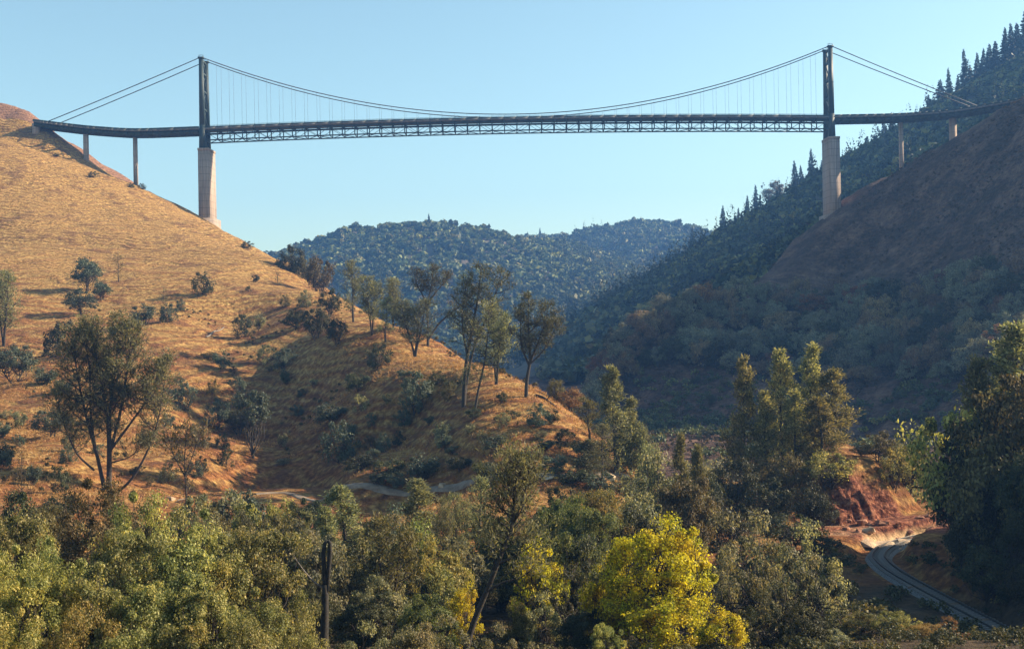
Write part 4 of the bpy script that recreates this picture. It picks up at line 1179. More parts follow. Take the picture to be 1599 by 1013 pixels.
S('vase_pine', vase, 821, 620, 162, None, 'vase-shaped pine standing alone on the sunlit end of the spur', 'tree', None, None, 180, 330, 0.0)
# shrubs in the shade below the pines
for q in ((650, 646, 66, 44, 'tall grey-green shrub in the shade below the forked pine', 'shrub'), (632, 668, 26, 34, 'low shrub touching the tall grey-green shrub', 'shrub'),
          (516, 662, 32, 52, 'broad shrub at the edge of the dark hollow', 'shrub'), (532, 722, 66, 48, 'tall shrub low in the dark hollow above the trail', 'shrub'), (545, 690, 30, 30, 'small shrub upslope of the tall hollow shrub', 'shrub'),
          (784, 630, 18, 18, 'small shrub at the foot of the tallest pine', 'oak'), (840, 668, 38, 44, 'grey shrub on the sunlit nose of the spur', 'shrub'), (863, 662, 24, 28, 'dark shrub touching the grey shrub on the spur nose', 'oak'),
          (786, 667, 24, 34, 'round shrub in grass below the tallest pine', 'grey_brush'), (695, 702, 26, 26, 'small shrub on the eroded gully edge', 'shrub'), (778, 702, 26, 42, 'round shrub in grass above the trail', 'shrub'),
          (660, 752, 44, 54, 'large round shrub just above the trail', 'shrub'), (588, 760, 22, 28, 'smallest of three shrubs along the trail', 'shrub'), (620, 763, 26, 34, 'middle of three shrubs along the trail', 'shrub'),
          (752, 750, 30, 36, 'dark bushy shrub on the trail beside the leaning pine top', 'green'), (470, 622, 14, 18, 'little dark shrub on the shaded grass', 'oak'), (560, 610, 30, 40, 'dark shrub in the shade under the second pine', 'oak'),
          (590, 575, 40, 46, 'dark shrub under the second pine on the spur', 'oak'), (600, 745, 30, 60, 'dark low thicket above the trail', 'oak'), (565, 735, 26, 50, 'dark low bush in the hollow above the trail', 'oak'), (718, 735, 24, 40, 'dark low bush below the eroded gully', 'oak'), (810, 735, 26, 40, 'dark bush above the trail beside the leaning pine top', 'oak'), (740, 655, 20, 26, 'small bush at the foot of the slanting pine', 'oak'),
          (680, 600, 22, 34, 'dark bush beside the forked pine foot', 'oak'), (705, 612, 18, 26, 'small dark bush uphill of the tallest pine', 'oak')):
    S('shrub', BUSH, q[0], q[1], q[2], q[3], q[4], 'shrub', 'shrubs below the spur pines', q[5], 140, 330, None, SP)
for q in ((880, 700, 30, 40, 'round dark shrub on the toe of the spur', 'oak'), (905, 722, 34, 44, 'grey shrub on the toe of the spur', 'grey_brush'), (940, 716, 30, 36, 'bronze shrub under the bronze young pine', 'brown'), (860, 738, 30, 46, 'blue-green shrub above the outer trail', 'shrub'), (895, 762, 34, 50, 'dark shrub below the outer trail', 'oak'), (940, 770, 36, 54, 'grey-green shrub below the pale outcrop', 'shrub'), (985, 722, 36, 44, 'dark shrub between the pale conical pine and the slim grey pine', 'oak'), (985, 775, 40, 56, 'grey shrub below the very end of the trail', 'grey_brush'), (850, 705, 22, 30, 'small shrub low on the sunlit spur nose', 'shrub'), (1020, 752, 44, 50, 'dark shrub beyond the slim grey pine', 'oak'), (820, 765, 30, 44, 'bronze shrub below the trail behind the leaning pine', 'brown')):
    S('shrub', BUSH, q[0], q[1], q[2], q[3], q[4], 'shrub', 'shrubs on the spur toe', q[5], 130, 260, None, SP)
S('grey_pine', SPIRE[2], 985, 742, 120, 50, 'second conical pine at the tip of the spur', 'tree', None, 'pine', 130, 260)
S('grey_pine', PINE[0], 940, 748, 88, 46, 'thin grey pine just above the pale outcrop', 'tree', None, 'pine', 130, 260)
S('grey_pine', PINE[0], 921, 694, 74, 46, 'bronze young pine at the tip of the spur', 'tree', None, 'brown', 140, 260)
S('grey_pine', SPIRE[0], 962, 738, 165, 62, 'pale conical pine at the tip of the spur above the trail', 'tree', None, 'pine', 140, 260)
S('grey_pine', SPIRE[1], 916, 752, 66, 56, 'dark leafy pine beside the trail end', 'tree', None, 'pine_dark', 140, 260)
S('grey_pine', PINE[1], 998, 752, 92, 40, 'slim grey pine at the outer end of the trail', 'tree', None, 'pine', 130, 230)
S('oak_tree', OAK, 893, 608, 40, 44, 'russet oak behind the sunlit nose of the spur', 'tree', None, 'russet', 197, 420)
S('oak_tree', OAK, 868, 600, 36, 30, 'brown oak peeping over the spur beside the vase-shaped pine', 'tree', None, 'brown', 200, 420)

# the fanning pine: eight stems from one foot
fan = make_pine(240, [{'p': [(0.1, 0, -1), (0.25, 0, 3.5), (0.3, 0.1, 8.5), (1.2, 0, 13.5), (1.5, 0, 17.6)], 'r': 0.30, 'start': 0.34, 'nb': 44},
                      {'p': [(0.2, 0, 3), (0.1, 0.3, 7), (-0.6, 0.2, 12), (-1.6, 0, 17.4)], 'r': 0.20, 'start': 0.32, 'nb': 40},
                      {'p': [(0.3, 0, 4), (1.4, 0.2, 8), (2.2, 0.2, 12.5), (2.9, 0, 16.9)], 'r': 0.18, 'start': 0.32, 'nb': 37},
                      {'p': [(-0.1, 0, -1), (-1.0, 0.2, 3.5), (-2.1, 0.2, 7.5), (-3.0, 0, 12.5), (-3.3, 0, 16.2)], 'r': 0.22, 'start': 0.36, 'nb': 40},
                      {'p': [(-1.2, 0.2, 4), (-1.8, 0.4, 8), (-1.7, 0.4, 13), (-2.4, 0.2, 16.4)], 'r': 0.15, 'start': 0.24, 'nb': 30},
                      {'p': [(0.3, 0, 4.2), (2.4, -0.2, 6.8), (4.6, 0, 9.8), (6.0, 0, 13.2)], 'r': 0.15, 'start': 0.36, 'nb': 30},
                      {'p': [(0.2, 0, -0.8), (2.6, 0.1, 1.2), (4.4, 0, 4.4), (5.6, 0, 8.0), (6.2, 0, 12.0)], 'r': 0.15, 'start': 0.40, 'nb': 30},
                      {'p': [(-1.4, 0.2, 2.2), (-3.2, 0.2, 3.8), (-4.4, 0.2, 6.8), (-5.2, 0, 10.0)], 'r': 0.11, 'start': 0.28, 'nb': 27},
                      {'p': [(0.2, 0, 2.9), (2.2, 0.3, 3.4), (3.4, 0.4, 4.4)], 'r': 0.08, 'start': 0.48, 'nb': 8}], blen=2.2, tuft=8, mat='pine', up=0.6, tl=0.42, tw=0.075, sub=7)
S('fanning_pine', fan, 168, 768, 276, None, 'big pine with many stems fanning up from one foot', 'tree', None, None, 105, 260, 0.0)
bare = make_pine(241, [{'p': [(0, 0, -1), (0.05, 0, 3), (-0.1, 0, 6.5), (0.3, 0, 9.5)], 'r': 0.11, 'start': 0.3, 'nb': 22},
                       {'p': [(0, 0, 4.5), (-1.2, 0, 6.8), (-1.6, 0, 8.6)], 'r': 0.06, 'start': 0.3, 'nb': 9}, {'p': [(0, 0, 4.8), (0.9, 0, 7), (1.6, 0, 9)], 'r': 0.06, 'start': 0.3, 'nb': 9}], blen=1.5, tuft=3, sub=3, mat='brown', up=0.8)
S('slim_tree', bare, 291, 818, 165, None, 'slim nearly leafless tree beside the fanning pine', 'tree', None, None, 100, 260, 0.0)

# smaller shrubs sprinkled over the lower golden slope
taken = [(o.location.x, o.location.y) for o in COL.objects if o.parent is None and 'category' in o.keys() and o['category'] in ('shrub', 'tree')]
sr = random.Random(5)
lows = []
tries = 0
while len(lows) < 58 and tries < 3000:
    tries += 1
    u, v = sr.uniform(0, 900), sr.uniform(520, 765)
    if v < np.interp(u, [0, 450, 560, 700, 900], [520, 520, 560, 610, 690]): continue
    if sr.random() > (1.0 if u > 420 else 0.7): continue
    x, y, z = hit(u, v, 130, 420)
    if any(math.hypot(x - a_, y - b_) < 3.2 for a_, b_ in taken): continue
    taken.append((x, y)); lows.append((u, v, x, y, z))
bands = [('upper', [q for q in lows if q[1] < 610]), ('middle', [q for q in lows if 610 <= q[1] < 690]), ('lower', [q for q in lows if q[1] >= 690])]
for bn, lst in bands:
    for k, (u, v, x, y, z) in enumerate(sorted(lst)):
        mt = sr.choice(['shrub', 'oak', 'shrub', 'grey_brush', 'brown'])
        plant('shrub', pick(BUSH), x, y, sr.uniform(1.2, 3.6), '%s %s small shrub from the picture edge, %s belt of the golden slope' % (ORD[k], {'shrub': 'blue-green', 'oak': 'dark', 'grey_brush': 'grey', 'brown': 'brown'}[mt], bn), 'shrub', 'small shrubs on the golden slope', sr.uniform(1.6, 4.2), mt, None, z, SP)

# fallen logs
def log(name, a, b, r, label, mat, dmin, dmax):
    p, q = Vector(hit(*a, dmin, dmax)), Vector(hit(*b, dmin, dmax))
    n = 7; pts = []
    for k in range(n):
        t = k / (n - 1); c = p.lerp(q, t)
        pts.append((c.x, c.y, ground(c.x, c.y) + r * 0.9 + 0.15 * math.sin(t * 5)))
    m = MB().tube(pts, [r * (1 - 0.6 * k / (n - 1)) for k in range(n)], 7)
    c = Vector(pts[3])
    m.tube([c, c + Vector((0.6, 0.3, 0.7)), c + Vector((1.3, 0.2, 1.2))], [r * 0.4, r * 0.3, r * 0.1], 5)
    tag(m.build(name, mat, None, True), label, 'log')
log('fallen_log', (836, 620), (872, 640), 0.30, 'fallen dark log on the sunlit grass beside the vase-shaped pine', M['bark'], 150, 330)
log('fallen_log', (322, 528), (350, 512), 0.30, 'bleached dead log on the golden slope', M['dead_wood'], 200, 450)

# ------------------------------------------------------------------ valley trees
T = by_top
B = 'brush below the trail'
rowsFG = [
 # back row just below the trail
 ('grey_pine', SPIRE, 534, 757, 72, 128, 'conical grey pine standing just below the trail', 'pine'), ('grey_pine', SPIRE, 654, 747, 72, 135, 'broad grey pine whose top reaches the trail', 'pine'),
 ('grey_pine', PINE, 716, 768, 44, 128, 'thin pine between the broad grey pine and the leaning pine', 'pine'), ('grey_pine', PINE, 748, 740, 54, 132, 'slender dark-trunked pine behind the leaning pine', 'pine'),
 ('grey_pine', PINE, 690, 775, 40, 125, 'small pale pine on the red soil below the trail', 'pine'),
 ('grey_pine', SPIRE, 478, 808, 44, 105, 'narrow pale pine behind the split snag', 'pine'), ('oak_tree', LOWT, 450, 830, 66, 102, 'grey bushy tree behind the split snag', 'grey_brush'),
 ('oak_tree', LOWT, 490, 850, 60, 98, 'grey thicket tree at the split snag', 'grey_brush'), ('oak_tree', LOWT, 560, 860, 60, 104, 'dark grey bush between snag and grey-pink tree', 'grey_brush'),
 ('grey_pine', PINE, 604, 815, 88, 100, 'grey-pink leafless-looking pine with a dark trunk', 'brown'), ('oak_tree', LOWT, 580, 840, 60, 103, 'pale twiggy bush beside the grey-pink pine', 'grey_brush'),
 ('green_tree', LOWT, 646, 826, 70, 108, 'olive-green maple bush behind the leaning pine', 'green'), ('green_tree', LOWT, 694, 842, 74, 106, 'yellowish green bush behind the leaning pine', 'lime'), ('oak_tree', LOWT, 735, 850, 60, 110, 'green-grey bush behind the leaning pine trunk', 'grey_brush'),
 ('green_tree', TREE, 885, 775, 66, 118, 'fresh green tree behind the yellow cottonwood', 'green'), ('green_tree', TREE, 938, 764, 60, 122, 'yellow-green tree near the end of the trail', 'lime'), ('green_tree', TREE, 910, 790, 44, 112, 'pale green tree crown in front of the fresh green tree', 'green'),
 ('green_tree', LOWT, 880, 835, 76, 105, 'dark green tree beneath the fresh green tree', 'green'), ('oak_tree', LOWT, 920, 845, 60, 103, 'deep green rounded bush beside the yellow cottonwood', 'oak'), ('oak_tree', LOWT, 860, 800, 60, 116, 'mid-green bush beside the leaning pine crown', 'green'),
 ('grey_brush', LOWT, 985, 770, 80, 125, 'grey hazy thicket under the slim grey pine', 'grey_brush'), ('grey_pine', SPIRE, 1061, 677, 30, 150, 'first grey pine in the gap before the dark knoll', 'pine'), ('grey_pine', SPIRE, 1090, 695, 34, 148, 'second grey pine in the gap before the dark knoll', 'pine'),
 ('grey_brush', LOWT, 1030, 702, 48, 145, 'pale bushy tree beside the first grey pine in the gap', 'grey_brush'), ('grey_pine', PINE, 1012, 690, 36, 150, 'slim pale pine beyond the end of the trail', 'pine'),
 ('grey_brush', LOWT, 1060, 745, 70, 138, 'bronze-green bush in front of the gap pines', 'brown'), ('grey_brush', LOWT, 1015, 790, 70, 120, 'dark bush behind the yellow cottonwood', 'oak'),
 # knoll
 ('spire_pine', SPIRE[0], 1158, 558, 56, 186, 'separate tall pine at the outer end of the knoll row', 'spire'), ('spire_pine', SPIRE[1], 1219, 546, 60, 190, 'second tall pine of the knoll row', 'spire'), ('spire_pine', SPIRE[2], 1266, 538, 56, 188, 'tallest pine of the knoll row', 'spire'),
 ('spire_pine', SPIRE[3], 1299, 576, 66, 186, 'pine closing the knoll row above the red bank', 'spire'), ('spire_pine', SPIRE[0], 1242, 610, 56, 182, 'shorter pine in front of the knoll row', 'spire'), ('spire_pine', SPIRE[1], 1195, 610, 50, 183, 'young pine between the separate pine and the knoll row', 'spire'), ('spire_pine', SPIRE[3], 1280, 620, 60, 180, 'front pine of the knoll row', 'spire'),
 ('oak_tree', OAK, 1146, 712, 96, 172, 'very dark oak under the separate tall pine', 'oak'), ('oak_tree', OAK, 1100, 735, 70, 165, 'dark oak at the edge of the knoll', 'oak'), ('oak_tree', OAK, 1225, 705, 84, 174, 'bronze oak under the knoll pines', 'brown'), ('oak_tree', OAK, 1292, 703, 84, 171, 'olive oak overhanging the red bank', 'olive'),
 ('oak_tree', OAK, 1195, 745, 90, 166, 'dark oak on the front of the knoll', 'oak'), ('oak_tree', OAK, 1258, 752, 86, 164, 'dark oak between bronze oak and red bank', 'oak'), ('oak_tree', OAK, 1282, 775, 56, 163, 'small dark oak clinging beside the red bank', 'oak'), ('oak_tree', OAK, 1130, 775, 100, 150, 'dark oak behind the grey thicket', 'oak'), ('oak_tree', OAK, 1230, 800, 100, 150, 'black-green oak behind the grey thicket', 'oak'), ('oak_tree', OAK, 1275, 835, 60, 148, 'black-green bush at the foot of the knoll', 'oak'), ('dark_bush', BUSH, 1312, 872, 44, 140, 'dark bush on the flat beside the railway bend', 'oak'), ('dark_bush', BUSH, 1340, 888, 34, 136, 'low dark bush at the inside of the railway bend', 'oak'), ('dark_bush', BUSH, 1306, 915, 54, 122, 'dark bush on the gravel flat inside the track', 'brown'),
 ('oak_tree', OAK, 1370, 672, 64, 178, 'bronze-green oak on top of the red bank', 'brown'), ('oak_tree', OAK, 1418, 684, 60, 180, 'second oak on top of the red bank', 'olive'), ('oak_tree', OAK, 1345, 695, 44, 181, 'small oak joining the pines to the red bank', 'oak'), ('oak_tree', OAK, 1395, 700, 50, 175, 'low yellowish oak at the lip of the red bank', 'olive'),
 # grey thicket
 ('grey_brush', LOWT, 1180, 806, 112, 98, 'largest grey-green bush of the thicket beside the cottonwood', 'grey_brush'), ('grey_brush', LOWT, 1108, 806, 78, 104, 'grey bush between thicket and cottonwood top', 'grey_brush'), ('grey_brush', LOWT, 1252, 828, 80, 102, 'pale bush at the track side of the thicket', 'grey_brush'), ('grey_brush', LOWT, 1215, 855, 90, 92, 'bronze-grey bush low in the thicket', 'grey_brush'), ('grey_brush', LOWT, 1130, 860, 80, 92, 'grey bush against the side of the cottonwood', 'grey_brush'), ('grey_brush', LOWT, 1270, 880, 60, 96, 'dark bush at the near corner of the thicket', 'oak'),
 ('oak_tree', LOWT, 1200, 930, 110, 84, 'dark shaded bush below the thicket', 'oak'), ('oak_tree', LOWT, 1265, 950, 70, 82, 'dark bush on the flat beside the thicket', 'oak'),
 ('lime_bush', LOWT, 1350, 958, 80, 92, 'yellow-green bush beside the railway bend', 'olive'), ('lime_bush', LOWT, 1400, 965, 70, 90, 'olive bush in front of the railway', 'olive'), ('orange_bush', LOWT, 1472, 972, 66, 92, 'orange-brown bush beside the near track', 'orange_brush'), ('orange_bush', LOWT, 1440, 985, 66, 88, 'rusty bush between olive bush and orange bush', 'orange_brush'), ('lime_bush', LOWT, 1300, 985, 70, 84, 'grey-green bush at the bottom edge before the railway', 'grey_brush'),
 # dark wood above the track
 ('oak_tree', OAK, 1502, 622, 50, 140, 'yellow-green tree at the front of the dark wood above the track', 'lime'), ('pine_tree', SPIRE, 1526, 560, 86, 139, 'grey-green pine in the dark wood above the track', 'pine'), ('pine_tree', SPIRE, 1585, 505, 110, 140, 'tallest pine of the dark wood above the track', 'pine'), ('oak_tree', OAK, 1568, 590, 90, 134, 'bronze oak high in the dark wood above the track', 'brown'), ('oak_tree', OAK, 1610, 560, 110, 132, 'oak cut by the picture edge in the dark wood', 'brown'), ('oak_tree', OAK, 1530, 645, 80, 136, 'dark oak behind the yellow-green tree', 'oak'), ('oak_tree', OAK, 1550, 680, 100, 130, 'dark oak with a sunlit rim in the wood above the track', 'brown'), ('oak_tree', OAK, 1508, 710, 80, 138, 'black-green oak under the yellow-green tree', 'oak'), ('oak_tree', TREE, 1610, 670, 120, 126, 'shaded oak at the picture edge above the track', 'oak'), ('oak_tree', OAK, 1530, 760, 90, 131, 'shaded tree overhanging the track', 'oak'), ('oak_tree', TREE, 1580, 790, 110, 122, 'shaded tree low at the picture edge above the track', 'oak'), ('oak_tree', OAK, 1505, 805, 56, 135, 'shaded bush at the track side below the dark wood', 'oak'), ('oak_tree', OAK, 1540, 850, 80, 124, 'black-green bush leaning over the track', 'oak'), ('oak_tree', OAK, 1606, 880, 80, 117, 'black-green bush at the picture edge beside the track', 'oak'),
 # second row behind the near grove
 ('bronze_tree', TREE, 70, 800, 90, 98, 'dull olive tree before the pale flat', 'brown'), ('bronze_tree', TREE, 200, 772, 90, 104, 'bronze crown just under the fanning pine foot', 'brown'), ('bronze_tree', LOWT, 268, 800, 70, 104, 'brushy crown under the slim leafless tree', 'olive'), ('bronze_tree', TREE, 335, 786, 80, 106, 'grey-olive crown beside the slim leafless tree', 'grey_brush'), ('bronze_tree', LOWT, 375, 792, 66, 112, 'olive crown under the near end of the trail', 'olive'), ('bronze_tree', LOWT, 418, 800, 66, 116, 'bronze bush on orange soil below the trail', 'brown'), ('grey_pine', PINE, 388, 806, 40, 100, 'small dark pine poking above the big round crown', 'pine_dark'), ('grey_pine', SPIRE, 510, 790, 50, 118, 'pale pine beside the conical grey pine', 'pine'), ('grey_bush', LOWT, 575, 800, 60, 118, 'grey bush beside the conical grey pine', 'grey_brush'), ('grey_bush', LOWT, 615, 790, 60, 124, 'grey bush between two conical pines', 'shrub'), ('grey_bush', LOWT, 780, 800, 60, 118, 'green bush behind the leaning pine crown', 'green'), ('grey_bush', LOWT, 820, 770, 60, 130, 'grey bush above the yellow autumn tree', 'grey_brush'), ('grey_bush', LOWT, 870, 765, 50, 138, 'dull bush under the spur tip', 'oak'), ('grey_bush', LOWT, 950, 800, 60, 115, 'dark bush behind the small cottonwood', 'oak'), ('grey_bush', LOWT, 20, 775, 70, 112, 'dull bush at the picture edge below the orange soil', 'oak'),
 ('grey_bush', BUSH, 300, 770, 40, 150, 'dark shrub at the hidden end of the trail', 'oak'), ('grey_bush', BUSH, 350, 765, 44, 152, 'grey shrub at the hidden end of the trail', 'grey_brush'), ('grey_bush', BUSH, 385, 762, 40, 156, 'blue-green shrub where the trail begins', 'shrub'), ('grey_bush', BUSH, 430, 775, 44, 146, 'yellowish shrub just below the trail', 'lime'), ('grey_bush', LOWT, 480, 780, 60, 138, 'dark thicket below the trail beside the pale pine', 'oak'), ('grey_bush', BUSH, 330, 790, 50, 140, 'bronze shrub under the hidden end of the trail', 'brown'),
 # low trees in the near bottom of the valley
 ('grey_bush', LOWT, 560, 985, 130, 58, 'grey-green bush at the bottom edge beside the snag foot', 'grey_brush'), ('grey_bush', LOWT, 640, 992, 110, 56, 'pale bush at the bottom edge next to the snag bush', 'grey_brush'), ('grey_bush', LOWT, 710, 972, 120, 62, 'grey-green bush under the leaning pine foot', 'grey_brush'), ('grey_bush', LOWT, 770, 985, 90, 60, 'grey bush at the bottom edge near the small yellow tree', 'grey_brush'),
 ('grey_bush', LOWT, 660, 930, 90, 84, 'dull green bush left of the leaning pine foot', 'green'), ('grey_bush', LOWT, 560, 935, 90, 86, 'dark brush beside the snag', 'oak'), ('grey_bush', LOWT, 852, 932, 64, 88, 'pale grey shrub beside the small yellow tree', 'grey_brush'), ('dark_bush', LOWT, 890, 900, 80, 96, 'dark bush in the shade of the cottonwood', 'oak'), ('dark_bush', LOWT, 905, 955, 80, 86, 'darkest bush at the foot of the cottonwood', 'oak'), ('olive_bush', LOWT, 945, 985, 50, 74, 'small olive bush before the cottonwood', 'olive'), ('dark_bush', LOWT, 600, 900, 90, 94, 'dull bush under the grey-pink pine', 'grey_brush'), ('dark_bush', LOWT, 500, 920, 70, 90, 'dark bush at the base of the split snag', 'oak'),
 # olive trees along the bottom edge
 ('olive_tree', TREE, 150, 764, 100, 88, 'bronze-olive tree in front of the fanning pine', 'brown'), ('olive_tree', TREE, 236, 784, 112, 84, 'olive-yellow tree below the slim leafless tree', 'olive'), ('olive_tree', TREE, 320, 806, 92, 84, 'olive tree between the slim leafless tree and the round crown', 'olive'), ('olive_tree', TREE, 398, 838, 140, 72, 'big round olive crown beside the grey pines', 'olive'),
 ('olive_tree', TREE, 28, 812, 120, 72, 'pale olive tree at the picture edge', 'olive'), ('olive_tree', TREE, 110, 846, 110, 70, 'olive tree next to the pale one at the picture edge', 'olive'), ('olive_tree', TREE, 190, 842, 120, 68, 'olive tree in the middle of the near grove', 'olive'), ('olive_tree', TREE, 275, 862, 120, 68, 'dark-hearted olive tree beneath the olive-yellow tree', 'olive'), ('olive_tree', TREE, 345, 850, 100, 70, 'olive tree tucked beside the big round crown', 'olive'),
 ('olive_tree', TREE, -20, 868, 110, 58, 'olive tree mostly beyond the picture edge', 'lime'), ('olive_tree', TREE, 55, 900, 120, 56, 'bright yellow-olive tree in the bottom corner', 'lime'), ('olive_tree', TREE, 150, 893, 130, 57, 'grey-olive tree at the bottom of the grove', 'olive'), ('olive_tree', TREE, 235, 920, 110, 56, 'small-leaved olive tree along the bottom edge', 'olive'), ('olive_tree', TREE, 315, 930, 110, 56, 'dark-gapped olive tree along the bottom edge', 'olive'), ('olive_tree', TREE, 400, 935, 110, 58, 'olive tree below the big round crown', 'olive'), ('olive_tree', TREE, 465, 940, 70, 60, 'slim olive tree beside the snag foot', 'olive'), ('olive_tree', TREE, 90, 960, 120, 50, 'bright olive crown on the bottom edge near the corner', 'lime'), ('olive_tree', TREE, 10, 960, 120, 49, 'yellow-green crown filling the bottom corner', 'lime'), ('olive_tree', TREE, 200, 975, 110, 50, 'low olive crown on the bottom edge of the grove', 'olive'), ('olive_tree', TREE, 290, 985, 110, 50, 'low dark-gapped crown on the bottom edge', 'olive'), ('olive_tree', TREE, 380, 985, 110, 51, 'low crown on the bottom edge below the round crown', 'olive'), ('olive_tree', TREE, 460, 995, 90, 52, 'last low olive crown before the snag', 'olive'),
]
for nm, kind, u, vt, w, d, lab, mt in rowsFG:
    bushy = 'bush' in nm or 'brush' in nm
    if d < 112: vt, w = vt - 1000 / d, w * 1.08
    T(nm, kind, u, vt, w, d, lab, 'bush' if bushy else 'tree', None, mt, None, SP if bushy else ('trunk', 'crown'))

# yellow cottonwood with its side lobes
COTT = make_broadleaf(250, 14, 11, 0.10, 170, 230, 0.20, 1.15, 3, 'yellow', lop=0.35)
T('cottonwood', COTT, 1024, 806, 168, 84, 'big bright yellow cottonwood in the valley', 'tree', None, None, 0.4)
COTS = make_broadleaf(251, 9, 6, 0.10, 70, 200, 0.20, 0.9, 3, 'yellow', lop=0.5)
T('cottonwood', COTS, 948, 868, 52, 86, 'small yellow cottonwood touching the big one, on the snag side', 'tree')
T('cottonwood', COTS, 1128, 948, 84, 78, 'low yellow cottonwood touching the big one, on the track side', 'tree')
T('cottonwood', COTS, 1040, 925, 120, 78, 'yellow leafy shoots in front of the big cottonwood', 'tree')
T('yellow_tree', COTS, 838, 838, 46, 100, 'yellow autumn tree behind the leaning pine', 'tree')
T('yellow_tree', COTS, 808, 934, 40, 84, 'small slender yellow-green tree at the bottom edge', 'tree', None, 'lime')
T('yellow_tree', COTS, 724, 908, 34, 92, 'little orange-yellow sapling beside the leaning pine foot', 'tree')
T('oak_tree', COTS, 690, 880, 60, 96, 'dull olive sapling beside the orange-yellow sapling', 'tree', None, 'olive')

# leaning pine
d = 78.0
x0, y0, z0 = at(733, 985, d)
k_ = d / FPX
def lp_(u, v): return ((u - 733) * k_, 0, (985 - v) * k_)
lean = make_pine(260, [{'p': [((733 - 760) * k_, 0, -5.0), lp_(733, 985), lp_(765, 915), lp_(800, 830), lp_(826, 765), lp_(832, 722)], 'r': 0.27, 'start': 0.62, 'nb': 26},
                       {'p': [lp_(800, 832), lp_(806, 790), lp_(808, 745), lp_(812, 716)], 'r': 0.14, 'start': 0.15, 'nb': 26},
                       {'p': [lp_(762, 922), lp_(790, 908), lp_(812, 905), lp_(830, 892)], 'r': 0.08, 'start': 0.6, 'nb': 6},
                       {'p': [lp_(782, 880), lp_(805, 870), lp_(838, 850)], 'r': 0.07, 'start': 0.6, 'nb': 6},
                       {'p': [lp_(770, 905), lp_(775, 870), lp_(776, 845)], 'r': 0.06, 'start': 0.5, 'nb': 5}], blen=1.9, tuft=10, mat='pine', up=0.6, tl=0.36, tw=0.06, sub=5)
t = thing('leaning_pine', 'tall pine leaning over with a long bare dark trunk', 'tree', (x0, y0, z0))
link('trunk', lean.trunk, t); link('crown', lean.crown, t)

# split snag: a bare dark trunk whose top has bent into a narrow loop
d = 80.0
k_ = d / FPX
x0, y0, z0 = at(506, 1000, d)
def sn(u, v): return ((u - 506) * k_, 0, (1000 - v) * k_)
t = thing('dead_snag', 'bare black snag split near the top into a narrow loop', 'dead tree', (x0, y0, ground(x0, y0)))
dz = z0 - ground(x0, y0)
up_ = lambda p: (p[0], p[1], p[2] + dz)
MB().tube([(0, 0, -0.5), up_(sn(506, 1000)), up_(sn(508, 960)), up_(sn(509, 930)), up_(sn(510, 912))], [0.36, 0.30, 0.25, 0.23, 0.20], 9).build('trunk', M['char_wood'], t, True)
MB().tube([up_(sn(509, 925)), up_(sn(508, 890)), up_(sn(507.5, 862)), up_(sn(510, 848)), up_(sn(514, 843.5))], [0.17, 0.15, 0.15, 0.13, 0.11], 8).build('fork', M['char_wood'], t, True)
MB().tube([up_(sn(511, 925)), up_(sn(515, 890)), up_(sn(518, 862)), up_(sn(518, 848)), up_(sn(515, 843))], [0.17, 0.16, 0.16, 0.14, 0.11], 8).build('fork', M['char_wood'], t, True)
MB().tube([up_(sn(507, 918)), up_(sn(492, 908)), up_(sn(478, 892)), up_(sn(464, 872)), up_(sn(460, 862))], [0.07, 0.06, 0.05, 0.035, 0.02], 6).build('branch', M['dead_wood'], t, True)

# rocks at the foot of the red bank and along the trail
def rock(x, y, s, label, seed, flat=0.6, group=None, mat='rock'):
    rng = np.random.default_rng(seed)
    V = rand_dirs(rng, 17) * (s * rng.uniform(0.6, 1.15, 17))[:, None]
    V[:, 2] *= flat; V[:, 0] *= rng.uniform(1.0, 1.5)
    import bmesh
    bm = bmesh.new()
    for p in V: bm.verts.new(p)
    bmesh.ops.convex_hull(bm, input=bm.verts)
    loose = [v for v in bm.verts if not v.link_faces]
    bmesh.ops.delete(bm, geom=loose, context='VERTS')
    me = bpy.data.meshes.new('rock'); bm.to_mesh(me); bm.free()
    me.materials.append(M[mat])
    o = link('rock', me, None, (x, y, ground(x, y) + s * flat * 0.1))
    o.rotation_euler = (0, 0, rng.uniform(0, 6))
    tag(o, label, 'rock', group)
rock(48.6, 158.4, 2.3, 'largest pale sunlit boulder at the foot of the red bank', 1, 0.45)
rock(51.6, 160.0, 1.7, 'pale boulder touching the largest one below the red bank', 2, 0.5)
rock(45.6, 157.6, 1.3, 'smaller tan boulder at the shaded end of the red bank', 3, 0.6)
rock(54.2, 162.2, 1.4, 'tan boulder where the track disappears round the red bank', 4, 0.5)
rock(47.0, 161.2, 1.0, 'tan rock perched low on the red bank', 5, 0.7)
for k in range(16):
    r_ = random.Random(k + 40)
    rock(43.5 + 0.95 * k + r_.uniform(-0.5, 0.5), 160.5 + r_.uniform(0, 8.5), r_.uniform(0.45, 1.1), '%s rusty rock in the red bank counting from the knoll pines side' % ORD[k], 60 + k, 0.75, 'rocks in the red bank', 'bank_rock')
for k, (u, v, s, lab) in enumerate(((948, 746, 1.3, 'pale outcrop beside the outer end of the trail'), (975, 747, 1.0, 'pale rock at the very end of the trail'), (855, 749, 0.9, 'pale rock beside the trail near the leaning pine top'), (690, 760, 0.9, 'pale rock where the trail crosses red soil'), (283, 785, 1.2, 'pale rock heap beside the slim leafless tree'), (268, 780, 0.9, 'smaller pale rock beside the rock heap'))):
    x, y, z = hit(u, v, 100, 260)
    rock(x, y, s, lab, 10 + k)

